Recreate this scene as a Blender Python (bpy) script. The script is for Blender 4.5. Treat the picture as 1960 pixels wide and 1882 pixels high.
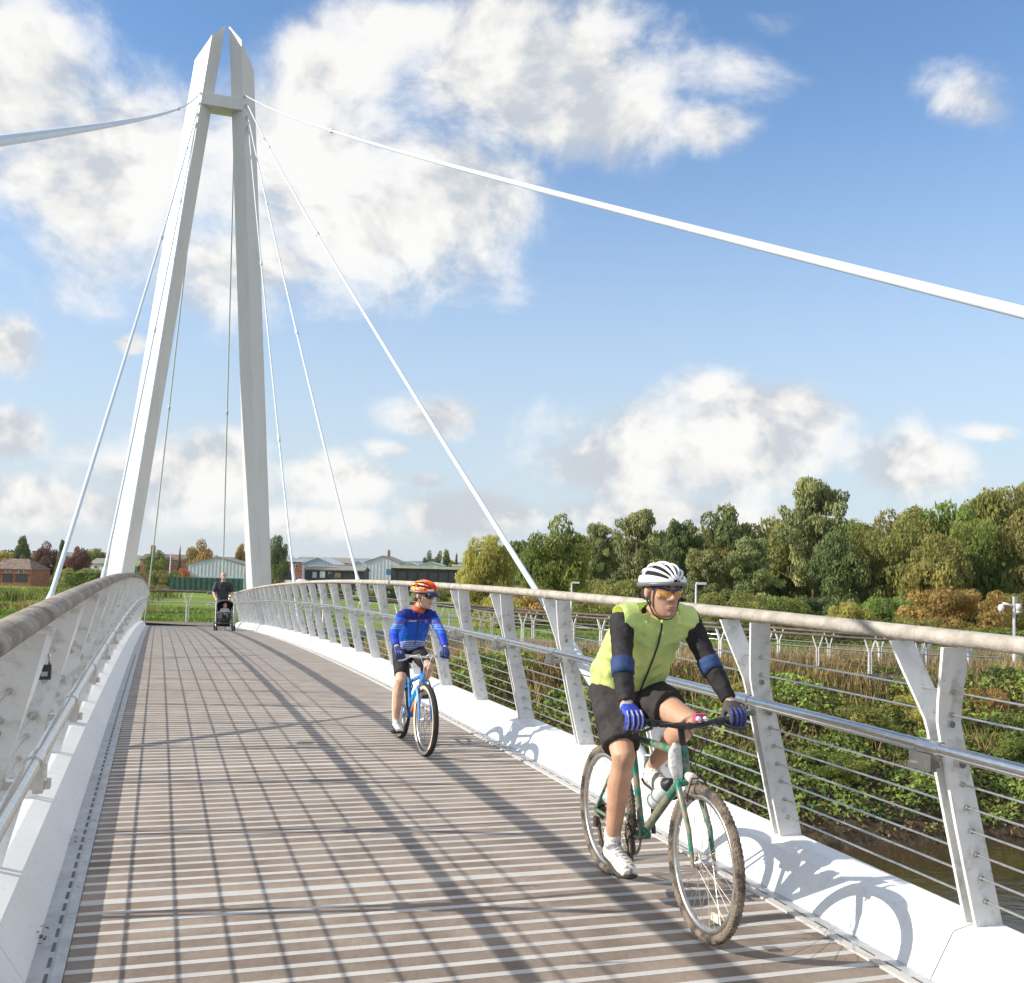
import bpy, bmesh, math, random
import numpy as np
from mathutils import Vector, Matrix

for o in list(bpy.data.objects):
    bpy.data.objects.remove(o)
SC = bpy.context.scene
COL = SC.collection
R = math.radians
random.seed(7)

# ------------------------------------------------------------------ camera
S = 0.95                       # survey units to metres
F_PIX, CXP, CYP = 1960.0, 980.0, 941.0
PITCH, ROLL, TH = 0.07518, 0.02661, 0.32846
CAMH = 1.70 * S
cp, sp, cr, sr = math.cos(PITCH), math.sin(PITCH), math.cos(ROLL), math.sin(ROLL)
right0, up0, fwd = Vector((1, 0, 0)), Vector((0, -sp, cp)), Vector((0, cp, sp))
rgt = right0 * cr + up0 * sr
upv = right0 * -sr + up0 * cr
cam_d = bpy.data.cameras.new('camera')
cam = bpy.data.objects.new('camera', cam_d)
COL.objects.link(cam)
cam_d.sensor_fit = 'HORIZONTAL'
cam_d.sensor_width = 24.0
cam_d.lens = 24.0
cam_d.clip_start = 0.05
cam_d.clip_end = 20000
M3 = Matrix((rgt, upv, -fwd)).transposed()
cam.matrix_world = Matrix.Translation((0, 0, CAMH)) @ M3.to_4x4()
SC.camera = cam

# ------------------------------------------------------------------ light
st, ct = math.sin(TH), math.cos(TH)
sh_u, sh_d = 1.86, -0.30       # where a shadow falls for each metre of height
shv = Vector((-sh_d * st + sh_u * ct, sh_d * ct + sh_u * st, -1.0)).normalized()
SUN_EL = math.asin(-shv.z)
to_sun = -shv
sun_d = bpy.data.lights.new('sun', 'SUN')
sun_d.energy = 3.6
sun_d.angle = R(0.45)
sun_d.color = (1.0, 0.93, 0.82)
sun = bpy.data.objects.new('sun', sun_d)
sun.rotation_euler = shv.to_track_quat('-Z', 'Y').to_euler()
sun.location = (-20, 5, 30)
COL.objects.link(sun)

SC.view_settings.view_transform = 'Standard'
SC.view_settings.look = 'None'
SC.view_settings.exposure = 0.75
SC.view_settings.gamma = 1.0
SC.view_settings.use_curve_mapping = False
SC.render.engine = 'CYCLES'
SC.cycles.max_bounces = 8
SC.cycles.transparent_max_bounces = 16

def pix_dir(px, py):
    x, y = px - CXP, CYP - py
    xi, yi = x * cr - y * sr, x * sr + y * cr
    return Vector((xi / F_PIX, cp - yi / F_PIX * sp, sp + yi / F_PIX * cp))

def at(px, py, Y):
    """the point at distance Y along the view axis of the place that shows at (px, py)"""
    d = pix_dir(px, py)
    return Vector((0, 0, CAMH)) + d * (Y / d.y)

# ------------------------------------------------------------------ world: sky and clouds
W = bpy.data.worlds.new('World')
SC.world = W
W.use_nodes = True
W.cycles.sampling_method = 'MANUAL'
W.cycles.sample_map_resolution = 512
nt = W.node_tree
nt.nodes.clear()
def N(tree, kind, **kw):
    n = tree.nodes.new(kind)
    for k, v in kw.items():
        if k.startswith('i_'):
            key = k[2:]
            key = int(key) if key.isdigit() else key
            n.inputs[key].default_value = v
        else:
            setattr(n, k, v)
    return n
def math_node(tree, op, a, b=None, clamp=False):
    n = tree.nodes.new('ShaderNodeMath'); n.operation = op; n.use_clamp = clamp
    for i, x in enumerate((a, b)):
        if x is None: continue
        if isinstance(x, (int, float)): n.inputs[i].default_value = x
        else: tree.links.new(x, n.inputs[i])
    return n.outputs[0]
def vdot(tree, a, vec):
    n = tree.nodes.new('ShaderNodeVectorMath'); n.operation = 'DOT_PRODUCT'
    tree.links.new(a, n.inputs[0]); n.inputs[1].default_value = vec
    return n.outputs['Value']

sky = N(nt, 'ShaderNodeTexSky', sky_type='NISHITA', sun_disc=False)
sky.sun_elevation = SUN_EL
sky.sun_rotation = math.atan2(to_sun.x, to_sun.y)
sky.altitude = 30
sky.air_density = 1.0
sky.dust_density = 0.0
sky.ozone_density = 3.0
bg_sky = N(nt, 'ShaderNodeBackground', i_Strength=0.124)
hsv = N(nt, 'ShaderNodeHueSaturation'); hsv.inputs['Saturation'].default_value = 1.06
nt.links.new(sky.outputs[0], hsv.inputs['Color']); nt.links.new(hsv.outputs[0], bg_sky.inputs['Color'])
tc = N(nt, 'ShaderNodeTexCoord')
DIR = tc.outputs['Generated']
# clouds: (centre x, y, half width, half height) of banks of cloud, turned into directions
CLOUDS = [
 (215, 330, 330, 260, 1.0), (40, 160, 230, 240, 1.0), (560, 330, 370, 270, 1.0), (690, 430, 320, 190, 1.0), (850, 370, 190, 160, 1.0),
 (470, 500, 260, 120, .9), (1000, 120, 330, 170, .95), (1120, 210, 220, 120, .62), (820, 50, 290, 90, .8), (640, 130, 190, 110, .95),
 (1400, 130, 170, 90, .38), (1350, 240, 110, 70, .35), (1850, 190, 120, 80, .42), (1500, 40, 120, 60, .25),
 (1330, 865, 380, 115, 1.0), (1440, 800, 220, 90, 1.0), (1170, 885, 210, 70, .95), (1740, 890, 180, 75, .95),
 (835, 800, 110, 55, 1.0), (20, 660, 65, 65, .9), (20, 830, 80, 55, .9), (330, 905, 240, 85, 1.0), (430, 860, 110, 50, .9), (130, 970, 260, 60, .95),
 (640, 915, 150, 65, 1.0), (250, 660, 36, 24, .7), (880, 990, 170, 60, 1.0), (600, 1000, 260, 40, .8), (1280, 985, 280, 40, .7), (1900, 830, 90, 26, .6),
 (960, 20, 180, 60, .8), (740, 860, 60, 26, .6), (810, 920, 50, 20, .6),
]
# directions are laid out on a plane north of the viewer, ahead of the bridge
sepd = N(nt, 'ShaderNodeSeparateXYZ'); nt.links.new(DIR, sepd.inputs[0])
ahead = math_node(nt, 'MAXIMUM', sepd.outputs[1], 0.05)
pl = N(nt, 'ShaderNodeCombineXYZ')
nt.links.new(math_node(nt, 'DIVIDE', sepd.outputs[0], ahead), pl.inputs[0])
nt.links.new(math_node(nt, 'DIVIDE', sepd.outputs[2], ahead), pl.inputs[1])
blob = None
for (px, py, wx, wy, k) in CLOUDS:
    c = pix_dir(px, py); c = c / c.y
    sx, sy = F_PIX / wx, F_PIX / wy
    n = nt.nodes.new('ShaderNodeVectorMath'); n.operation = 'MULTIPLY_ADD'
    nt.links.new(pl.outputs[0], n.inputs[0]); n.inputs[1].default_value = (sx, sy, 0); n.inputs[2].default_value = (-c.x * sx, -c.z * sy, k - 1.0)
    n2 = nt.nodes.new('ShaderNodeVectorMath'); n2.operation = 'LENGTH'; nt.links.new(n.outputs[0], n2.inputs[0])
    v = n2.outputs['Value']
    if blob is None: blob = v
    else:
        n = nt.nodes.new('ShaderNodeMath'); n.operation = 'SMOOTH_MIN'
        nt.links.new(blob, n.inputs[0]); nt.links.new(v, n.inputs[1]); n.inputs[2].default_value = 0.2
        blob = n.outputs[0]
blob = math_node(nt, 'MULTIPLY_ADD', blob, -0.85); blob.node.inputs[2].default_value = 1.02
# a flattened coordinate so that cloud texture shrinks towards the horizon
den = math_node(nt, 'MULTIPLY_ADD', math_node(nt, 'MAXIMUM', sepd.outputs[2], 0.0), 0.45); den.node.inputs[2].default_value = 0.55
flat = N(nt, 'ShaderNodeCombineXYZ')
nt.links.new(math_node(nt, 'DIVIDE', sepd.outputs[0], den), flat.inputs[0])
nt.links.new(math_node(nt, 'DIVIDE', sepd.outputs[1], den), flat.inputs[1])
nt.links.new(math_node(nt, 'MULTIPLY', sepd.outputs[2], 1.3), flat.inputs[2])
def cloud_noise(offset, scale, detail, rough, dist=0.25):
    m = N(nt, 'ShaderNodeMapping'); m.inputs['Location'].default_value = offset
    nt.links.new(flat.outputs[0], m.inputs[0])
    t = N(nt, 'ShaderNodeTexNoise'); t.inputs['Scale'].default_value = scale
    t.inputs['Detail'].default_value = detail; t.inputs['Roughness'].default_value = rough
    t.inputs['Distortion'].default_value = dist
    nt.links.new(m.outputs[0], t.inputs['Vector'])
    return t.outputs['Fac']
n_big = cloud_noise((3.1, 1.7, .4), 5.6, 9, .62)
n_lit = cloud_noise((3.1 + .045, 1.7 - .01, .4 - .035), 5.6, 4, .55)
n_soft = cloud_noise((9.3, 4.2, 2.2), 2.2, 2, .5)
# unseen cloud goes on over the rest of the sky, thickened to whiten the fill
n_far = cloud_noise((20.3, 14.2, 7.2), 1.5, 2, .5)
behind = math_node(nt, 'LESS_THAN', sepd.outputs[1], 0.55)
far_v = math_node(nt, 'MULTIPLY_ADD', n_far, 2.4); far_v.node.inputs[2].default_value = -0.74
far_v = math_node(nt, 'SUBTRACT', far_v, math_node(nt, 'MULTIPLY', math_node(nt, 'SUBTRACT', 1.0, behind), 3.0))
blob = math_node(nt, 'MAXIMUM', blob, far_v)
dens = math_node(nt, 'ADD', blob, math_node(nt, 'MULTIPLY', math_node(nt, 'SUBTRACT', n_big, 0.5), 1.7))
mr = N(nt, 'ShaderNodeMapRange', interpolation_type='SMOOTHERSTEP')
mr.inputs['From Min'].default_value = 0.0; mr.inputs['From Max'].default_value = 0.72
nt.links.new(dens, mr.inputs['Value'])
cover = mr.outputs[0]
# sunward edges bright, thick middles greyer
relief = math_node(nt, 'SUBTRACT', n_big, n_lit)
val = math_node(nt, 'MULTIPLY_ADD', relief, 1.1); val.node.inputs[2].default_value = 0.545
val = math_node(nt, 'ADD', val, math_node(nt, 'MULTIPLY', math_node(nt, 'SUBTRACT', n_soft, 0.5), -0.42))
val = math_node(nt, 'MINIMUM', math_node(nt, 'MAXIMUM', val, 0.42), 0.60)
crgb = N(nt, 'ShaderNodeMixRGB', blend_type='MIX')
crgb.inputs[1].default_value = (0.85, 0.915, 1.0, 1); crgb.inputs[2].default_value = (1.0, 0.985, 0.96, 1)
mrc = N(nt, 'ShaderNodeMapRange'); mrc.inputs[1].default_value = .40; mrc.inputs[2].default_value = .53
nt.links.new(val, mrc.inputs[0]); nt.links.new(mrc.outputs[0], crgb.inputs[0])
bg_cl = N(nt, 'ShaderNodeBackground')
nt.links.new(crgb.outputs[0], bg_cl.inputs['Color']); nt.links.new(val, bg_cl.inputs['Strength'])
mixs = N(nt, 'ShaderNodeMixShader')
nt.links.new(math_node(nt, 'MULTIPLY', cover, 0.96), mixs.inputs[0])
nt.links.new(bg_sky.outputs[0], mixs.inputs[1]); nt.links.new(bg_cl.outputs[0], mixs.inputs[2])
# milky air towards the horizon
hz = N(nt, 'ShaderNodeMapRange', interpolation_type='SMOOTHSTEP')
hz.inputs[1].default_value = -0.02; hz.inputs[2].default_value = 0.48; hz.inputs[3].default_value = 0.90; hz.inputs[4].default_value = 0.0
nt.links.new(sepd.outputs[2], hz.inputs[0])
bg_hz = N(nt, 'ShaderNodeBackground', i_Strength=0.46); bg_hz.inputs['Color'].default_value = (0.78, 0.885, 1.0, 1)
mixh = N(nt, 'ShaderNodeMixShader')
nt.links.new(math_node(nt, 'POWER', hz.outputs[0], 1.0), mixh.inputs[0]); nt.links.new(bg_sky.outputs[0], mixh.inputs[1]); nt.links.new(bg_hz.outputs[0], mixh.inputs[2])
nt.links.new(mixh.outputs[0], mixs.inputs[1])
wout = N(nt, 'ShaderNodeOutputWorld')
nt.links.new(mixs.outputs[0], wout.inputs['Surface'])

# ------------------------------------------------------------------ materials
MATS = {}
def mat(name, col, rough=.6, metal=0., col2=None, var=.12, scale=6., stretch=(1, 1, 1), detail=5., lo=.35, hi=.65,
        bump=0., bscale=60., spots=None, spec=.5, trans=0., rnd=0., alpha=1., transl=0.):
    """procedural paint: noise between two tones, optional second speckle layer, bump and per-object hue shift"""
    if name in MATS: return MATS[name]
    m = bpy.data.materials.new(name); m.use_nodes = True
    t = m.node_tree; b = t.nodes['Principled BSDF']
    c1 = tuple(max(0, min(1, x * (1 - var))) for x in col[:3]) + (1,)
    c2 = tuple(max(0, min(1, x * (1 + var))) for x in (col if col2 is None else col2)[:3]) + (1,)
    tcn = N(t, 'ShaderNodeTexCoord')
    mp = N(t, 'ShaderNodeMapping'); mp.inputs['Scale'].default_value = stretch
    t.links.new(tcn.outputs['Object'], mp.inputs[0])
    nz = N(t, 'ShaderNodeTexNoise'); nz.inputs['Scale'].default_value = scale; nz.inputs['Detail'].default_value = detail
    t.links.new(mp.outputs[0], nz.inputs['Vector'])
    rp = N(t, 'ShaderNodeValToRGB'); rp.color_ramp.elements[0].position = lo; rp.color_ramp.elements[1].position = hi
    rp.color_ramp.elements[0].color = c1; rp.color_ramp.elements[1].color = c2
    t.links.new(nz.outputs['Fac'], rp.inputs[0])
    out = rp.outputs[0]
    if spots:
        scol, sscale, smin, smax, samt = spots
        n2 = N(t, 'ShaderNodeTexNoise'); n2.inputs['Scale'].default_value = sscale; n2.inputs['Detail'].default_value = 6
        n2.inputs['Roughness'].default_value = .65
        t.links.new(mp.outputs[0], n2.inputs['Vector'])
        r2 = N(t, 'ShaderNodeMapRange'); r2.inputs[1].default_value = smin; r2.inputs[2].default_value = smax; r2.inputs[4].default_value = samt
        t.links.new(n2.outputs['Fac'], r2.inputs[0])
        mx = N(t, 'ShaderNodeMixRGB'); mx.inputs[2].default_value = tuple(scol) + (1,)
        t.links.new(r2.outputs[0], mx.inputs[0]); t.links.new(out, mx.inputs[1]); out = mx.outputs[0]
    if rnd:
        oi = N(t, 'ShaderNodeObjectInfo')
        hs = N(t, 'ShaderNodeHueSaturation')
        t.links.new(out, hs.inputs['Color'])
        hr_ = max(rnd, 0.); vr_ = abs(rnd) * 4
        v1 = math_node(t, 'MULTIPLY_ADD', oi.outputs['Random'], hr_); v1.node.inputs[2].default_value = .5 - hr_ / 2
        v2 = math_node(t, 'MULTIPLY_ADD', oi.outputs['Random'], vr_); v2.node.inputs[2].default_value = 1 - vr_ / 2
        t.links.new(v1, hs.inputs['Hue']); t.links.new(v2, hs.inputs['Value']); out = hs.outputs[0]
    t.links.new(out, b.inputs['Base Color'])
    b.inputs['Roughness'].default_value = rough; b.inputs['Metallic'].default_value = metal
    b.inputs['Specular IOR Level'].default_value = spec
    b.inputs['Transmission Weight'].default_value = trans
    b.inputs['Alpha'].default_value = alpha
    if bump:
        n3 = N(t, 'ShaderNodeTexNoise'); n3.inputs['Scale'].default_value = bscale; n3.inputs['Detail'].default_value = 4
        t.links.new(mp.outputs[0], n3.inputs['Vector'])
        bp = N(t, 'ShaderNodeBump'); bp.inputs['Strength'].default_value = bump; bp.inputs['Distance'].default_value = .02
        t.links.new(n3.outputs['Fac'], bp.inputs['Height']); t.links.new(bp.outputs[0], b.inputs['Normal'])
    if transl:
        tl = N(t, 'ShaderNodeBsdfTranslucent'); t.links.new(out, tl.inputs['Color'])
        ms = N(t, 'ShaderNodeMixShader'); ms.inputs[0].default_value = transl
        t.links.new(b.outputs[0], ms.inputs[1]); t.links.new(tl.outputs[0], ms.inputs[2])
        t.links.new(ms.outputs[0], t.nodes['Material Output'].inputs['Surface'])
    MATS[name] = m
    return m

# ------------------------------------------------------------------ mesh helpers
class MB:
    def __init__(s): s.v, s.f = [], []
    def add(s, vs, fs):
        o = len(s.v); s.v += [tuple(x) for x in vs]; s.f += [tuple(i + o for i in q) for q in fs]; return s
    def hexa(s, p):
        return s.add(p, [(0, 3, 2, 1), (4, 5, 6, 7), (0, 1, 5, 4), (1, 2, 6, 5), (2, 3, 7, 6), (3, 0, 4, 7)])
    def box(s, c, sz, rz=0., M=None):
        x, y, z = (k / 2 for k in sz)
        p = [Vector(q) for q in ((-x, -y, -z), (x, -y, -z), (x, y, -z), (-x, y, -z), (-x, -y, z), (x, -y, z), (x, y, z), (-x, y, z))]
        T = Matrix.Translation(c) @ (M.to_4x4() if M is not None else Matrix.Rotation(rz, 4, 'Z'))
        return s.hexa([T @ q for q in p])
    def tube(s, pts, rad, n=10, ref=None, cap=True, closed=False, power=1.):
        """loft rings along a polyline; rad is one radius, one for each point, or (side, front) pairs"""
        P = [Vector(p) for p in pts]; m = len(P)
        if isinstance(rad, (int, float)): rad = [rad] * m
        side = None; rings = []
        for i in range(m):
            a = P[i - 1] if (i > 0 or closed) else P[i]; b = P[(i + 1) % m] if (i < m - 1 or closed) else P[i]
            t = (b - a).normalized()
            if ref is not None:
                side = Vector(ref); side = side - t * side.dot(t)
            elif side is None:
                k = Vector((0, 0, 1)) if abs(t.z) < .9 else Vector((1, 0, 0))
                side = k.cross(t)
            else: side = side - t * side.dot(t)
            side.normalize(); fr = t.cross(side)
            rx, ry = (rad[i], rad[i]) if isinstance(rad[i], (int, float)) else rad[i][:2]
            off = Vector((0, 0, 0))
            ring = []
            for k in range(n):
                an = 2 * math.pi * k / n
                ca, sa = math.cos(an), math.sin(an)
                if power != 1.:
                    ca = math.copysign(abs(ca) ** power, ca); sa = math.copysign(abs(sa) ** power, sa)
                ring.append(P[i] + side * (ca * rx) + fr * (sa * ry))
            rings.append(ring)
        vs = [q for r_ in rings for q in r_]; fs = []
        for i in range(m if closed else m - 1):
            j = (i + 1) % m
            for k in range(n):
                l = (k + 1) % n
                fs.append((i * n + k, i * n + l, j * n + l, j * n + k))
        if cap and not closed:
            fs.append(tuple(range(n - 1, -1, -1))); fs.append(tuple((m - 1) * n + k for k in range(n)))
        return s.add(vs, fs)
    def ball(s, c, r, n=12, m=8, M=None):
        r = (r, r, r) if isinstance(r, (int, float)) else r
        vs, fs = [], []
        c = Vector(c)
        for i in range(m + 1):
            ph = math.pi * i / m
            for k in range(n):
                th = 2 * math.pi * k / n
                q = Vector((r[0] * math.sin(ph) * math.cos(th), r[1] * math.sin(ph) * math.sin(th), r[2] * math.cos(ph)))
                if M is not None: q = M @ q
                vs.append(c + q)
        for i in range(m):
            for k in range(n):
                l = (k + 1) % n
                fs.append((i * n + k, (i + 1) * n + k, (i + 1) * n + l, i * n + l))
        return s.add(vs, fs)
    def lathe(s, prof, c=(0, 0, 0), axis='Z', n=32, closed=False):
        vs, fs = [], []
        c = Vector(c); m = len(prof)
        for (r_, h) in prof:
            for k in range(n):
                a = 2 * math.pi * k / n
                q = (r_ * math.cos(a), r_ * math.sin(a), h)
                if axis == 'Y': q = (q[0], q[2], q[1])
                if axis == 'X': q = (q[2], q[0], q[1])
                vs.append(c + Vector(q))
        for i in range(m if closed else m - 1):
            j = (i + 1) % m
            for k in range(n):
                l = (k + 1) % n
                fs.append((i * n + k, i * n + l, j * n + l, j * n + k))
        return s.add(vs, fs)
    def prism(s, poly, ext):
        n = len(poly); e = Vector(ext)
        vs = [Vector(p) for p in poly] + [Vector(p) + e for p in poly]
        fs = [tuple(range(n - 1, -1, -1)), tuple(range(n, 2 * n))] + [(i, (i + 1) % n, n + (i + 1) % n, n + i) for i in range(n)]
        return s.add(vs, fs)
    def mesh(s, name):
        me = bpy.data.meshes.new(name); me.from_pydata(s.v, [], s.f); me.validate(); me.update(); return me
    def build(s, name, m=None, parent=None, smooth=False, fix=True):
        me = s.mesh(name)
        if fix:
            bm = bmesh.new(); bm.from_mesh(me); bmesh.ops.recalc_face_normals(bm, faces=bm.faces); bm.to_mesh(me); bm.free()
        if smooth:
            for p in me.polygons: p.use_smooth = True
        o = bpy.data.objects.new(name, me); COL.objects.link(o)
        if m: me.materials.append(m)
        if parent: o.parent = parent
        return o
def smooth_angle(o, deg=35):
    me = o.data
    for p in me.polygons: p.use_smooth = True
    bm = bmesh.new(); bm.from_mesh(me)
    for e in bm.edges:
        e.smooth = not (len(e.link_faces) == 2 and e.calc_face_angle(0) > R(deg))
    bm.to_mesh(me); bm.free()
    return o
def organic(name, mb, voxel, m, parent=None, smooth=6, fac=.5):
    """fuse overlapping closed tubes into one continuous smooth skin"""
    o = mb.build(name, m)
    r = o.modifiers.new('r', 'REMESH'); r.mode = 'VOXEL'; r.voxel_size = voxel; r.use_smooth_shade = True
    k = o.modifiers.new('s', 'SMOOTH'); k.factor = fac; k.iterations = smooth
    dg = bpy.context.evaluated_depsgraph_get(); dg.update()
    me = bpy.data.meshes.new_from_object(o.evaluated_get(dg))
    o.modifiers.clear(); old = o.data; o.data = me; bpy.data.meshes.remove(old); me.name = name
    if not me.materials: me.materials.append(m)
    for p in me.polygons: p.use_smooth = True
    if parent: o.parent = parent
    return o
def empty(name, loc=(0, 0, 0), rz=0., parent=None):
    o = bpy.data.objects.new(name, None); COL.objects.link(o)
    o.location = loc; o.rotation_euler = (0, 0, rz); o.empty_display_size = .2
    if parent: o.parent = parent
    return o
def tag(o, label=None, cat=None, group=None, kind=None):
    if label: o['label'] = label
    if cat: o['category'] = cat
    if group: o['group'] = group
    if kind: o['kind'] = kind
    return o
def child_copy(o, parent, loc=None, rot=None):
    c = o.copy(); COL.objects.link(c); c.parent = parent
    if loc is not None: c.location = loc
    if rot is not None: c.rotation_euler = rot
    return c
def leaf_mesh(name, pts, nrm, size, m, aspect=.6, seed=0, jitter=.9):
    """a cloud of leaf quads: points, facing directions, sizes"""
    g = np.random.default_rng(seed)
    n = len(pts)
    d = nrm + g.normal(0, jitter, (n, 3)); d /= np.linalg.norm(d, axis=1)[:, None] + 1e-9
    a = np.cross(d, g.normal(0, 1, (n, 3))); a /= np.linalg.norm(a, axis=1)[:, None] + 1e-9
    b = np.cross(d, a)
    sz = (size * g.uniform(.65, 1.35, n))[:, None]
    bend = d * sz * .18
    v = np.empty((n, 4, 3))
    v[:, 0] = pts - a * sz; v[:, 1] = pts - b * sz * aspect - bend; v[:, 2] = pts + a * sz; v[:, 3] = pts + b * sz * aspect - bend
    me = bpy.data.meshes.new(name)
    me.vertices.add(n * 4); me.vertices.foreach_set('co', v.reshape(-1))
    me.loops.add(n * 4); me.loops.foreach_set('vertex_index', np.arange(n * 4))
    me.polygons.add(n); me.polygons.foreach_set('loop_start', np.arange(n) * 4); me.polygons.foreach_set('loop_total', np.full(n, 4))
    me.update(calc_edges=True); me.materials.append(m)
    return me

# ------------------------------------------------------------------ bridge coordinates: u across, d along, h above the deck
A1, A2, A3, XF = 0.02057, 0.00131, 0.00755e-3, -0.0077
UL, UR = -0.277, 3.004
UM = (UL + UR) / 2
def zdeck(d):
    e = min(d, 46.)
    z = A1 * e - A2 * e * e + A3 * e ** 3
    return z + (d - e) * -.02
def B(u, d, h):
    return Vector(((-d * st + u * ct) * S, (d * ct + u * st) * S, (zdeck(d) + XF * u + h) * S))
def BZ(u, d, z):
    return Vector(((-d * st + u * ct) * S, (d * ct + u * st) * S, z * S))
def sweep(mb, sec, ds, side=1, cap=True):
    """sweep a closed (u, h) section along the bridge"""
    n = len(sec); vs = []; fs = []
    for d in ds:
        for (u, h) in sec: vs.append(B(u, d, h))
    for i in range(len(ds) - 1):
        for k in range(n):
            l = (k + 1) % n
            fs.append((i * n + k, i * n + l, (i + 1) * n + l, (i + 1) * n + k))
    if cap:
        fs.append(tuple(range(n))); fs.append(tuple((len(ds) - 1) * n + k for k in range(n - 1, -1, -1)))
    return mb.add(vs, fs)
def frange(a, b, st_):
    n = max(1, int(round((b - a) / st_))); return [a + (b - a) * i / n for i in range(n + 1)]
# ================================================================== the footbridge
D0, D1 = -9.0, 45.6           # deck from behind the camera to the far end
m_plank = mat('composite_plank', (.25, .20, .163), .85, col2=(.30, .244, .20), scale=3.5, var=.10, bump=.25, bscale=30, stretch=(1, 1, 1), spots=((.18, .14, .105), 1.3, .52, .75, .5), spec=.12, rnd=-.05)
m_strip = mat('pale_grip_strip', (.55, .53, .50), .75, scale=5, var=.08, spots=((.40, .36, .31), 5, .50, .75, .6), bump=.2, bscale=120, spec=.2, rnd=-.03)
m_white = mat('white_painted_steel', (.80, .80, .79), .38, scale=2.2, var=.03, spots=((.50, .49, .43), 22, .54, .80, .55), bump=.04, bscale=9)
m_post = mat('weathered_white_post', (.76, .76, .74), .45, scale=3., var=.05, spots=((.36, .37, .29), 11, .52, .72, .75), bump=.08, bscale=30)
m_gutter = mat('galvanised_gutter', (.50, .51, .52), .5, .3, scale=8, var=.1, spots=((.30, .28, .25), 12, .5, .75, .5))
m_dark = mat('dark_slot', (.03, .03, .03), .8)
m_steel = mat('stainless_tube', (.66, .65, .63), .24, 1., scale=30, var=.08, stretch=(1, 1, 1))
m_wire = mat('stainless_wire', (.62, .61, .58), .35, 1., scale=50, var=.1)
m_timber = mat('grey_weathered_timber', (.36, .325, .28), .85, col2=(.46, .42, .37), scale=10, var=.08, stretch=(1, 1, 1), bump=.35, bscale=45, spots=((.25, .22, .18), 22, .55, .8, .6), spec=.2)
m_timber_l = mat('dark_mottled_timber', (.23, .20, .165), .9, col2=(.40, .355, .31), scale=5, var=.12, lo=.30, hi=.72, bump=.6, bscale=30, spots=((.55, .52, .48), 13, .60, .70, .55), spec=.15)  # darker, more mottled timber with pale streaks for the left handrail
m_cable = mat('pale_blue_cable', (.66, .735, .77), .35, scale=3, var=.04, spots=((.45, .49, .50), 9, .58, .8, .4))
m_pylon = mat('cream_painted_steel', (.78, .775, .745), .4, scale=.5, var=.03, spots=((.55, .54, .49), 1.9, .52, .8, .5), bump=.03, bscale=3, stretch=(1, 1, .22))
m_under = mat('grey_girder_steel', (.45, .46, .46), .6, scale=2, var=.08)  # plain grey steel for the girder

bridge = empty('footbridge', B(UM, 0, 0))
tag(bridge, 'arched footbridge deck of brown cross planks and pale strips between white kerbs', 'bridge')
inv = Matrix.Translation(-Vector(bridge.location))
def bpart(mb, name, m, parent=None, **k):
    o = mb.build(name, m, **k)
    o.parent = parent or bridge
    o.matrix_parent_inverse = inv if parent is None else Matrix.Identity(4)
    return o
# girder under the deck
ds = frange(D0, D1, 1.2)
bpart(sweep(MB(), [(UL - .30, -.065), (UL + .5, -.55), (UR - .5, -.55), (UR + .30, -.065)], ds), 'girder', m_under)
bpart(sweep(MB(), [(UL, -.06), (UR, -.06), (UR, -.038), (UL, -.038)], ds), 'deck_base', m_dark)
# planks and strips
PITCHD = 0.1365
def plank_mesh(mb, d, w, h0, h1, u0=UL + .002, u1=UR - .002):
    p = [B(u0, d, h0), B(u1, d, h0), B(u1, d + w, h0), B(u0, d + w, h0), B(u0, d, h1), B(u1, d, h1), B(u1, d + w, h1), B(u0, d + w, h1)]
    return mb.hexa(p)
rest_p, rest_s = MB(), MB()
k = 0
d = D0
while d < D1 - .2:
    wide = (k % 23 == 11)
    ws = .075 if wide else .042
    wp = PITCHD - .042
    near = 2.4 < d < 12.5
    if near:
        bpart(plank_mesh(MB(), d, wp - .0015, -.036, 0.), 'plank', m_plank)
        bpart(plank_mesh(MB(), d + wp, ws - .0015, -.036, .0012), 'grip_strip', m_strip)
    else:
        plank_mesh(rest_p, d, wp - .0015, -.036, 0.)
        plank_mesh(rest_s, d + wp, ws - .0015, -.036, .0012)
    d += wp + ws; k += 1
tag(bpart(rest_p, 'far_planks', m_plank), kind='stuff')
tag(bpart(rest_s, 'far_grip_strips', m_strip), kind='stuff')
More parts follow.
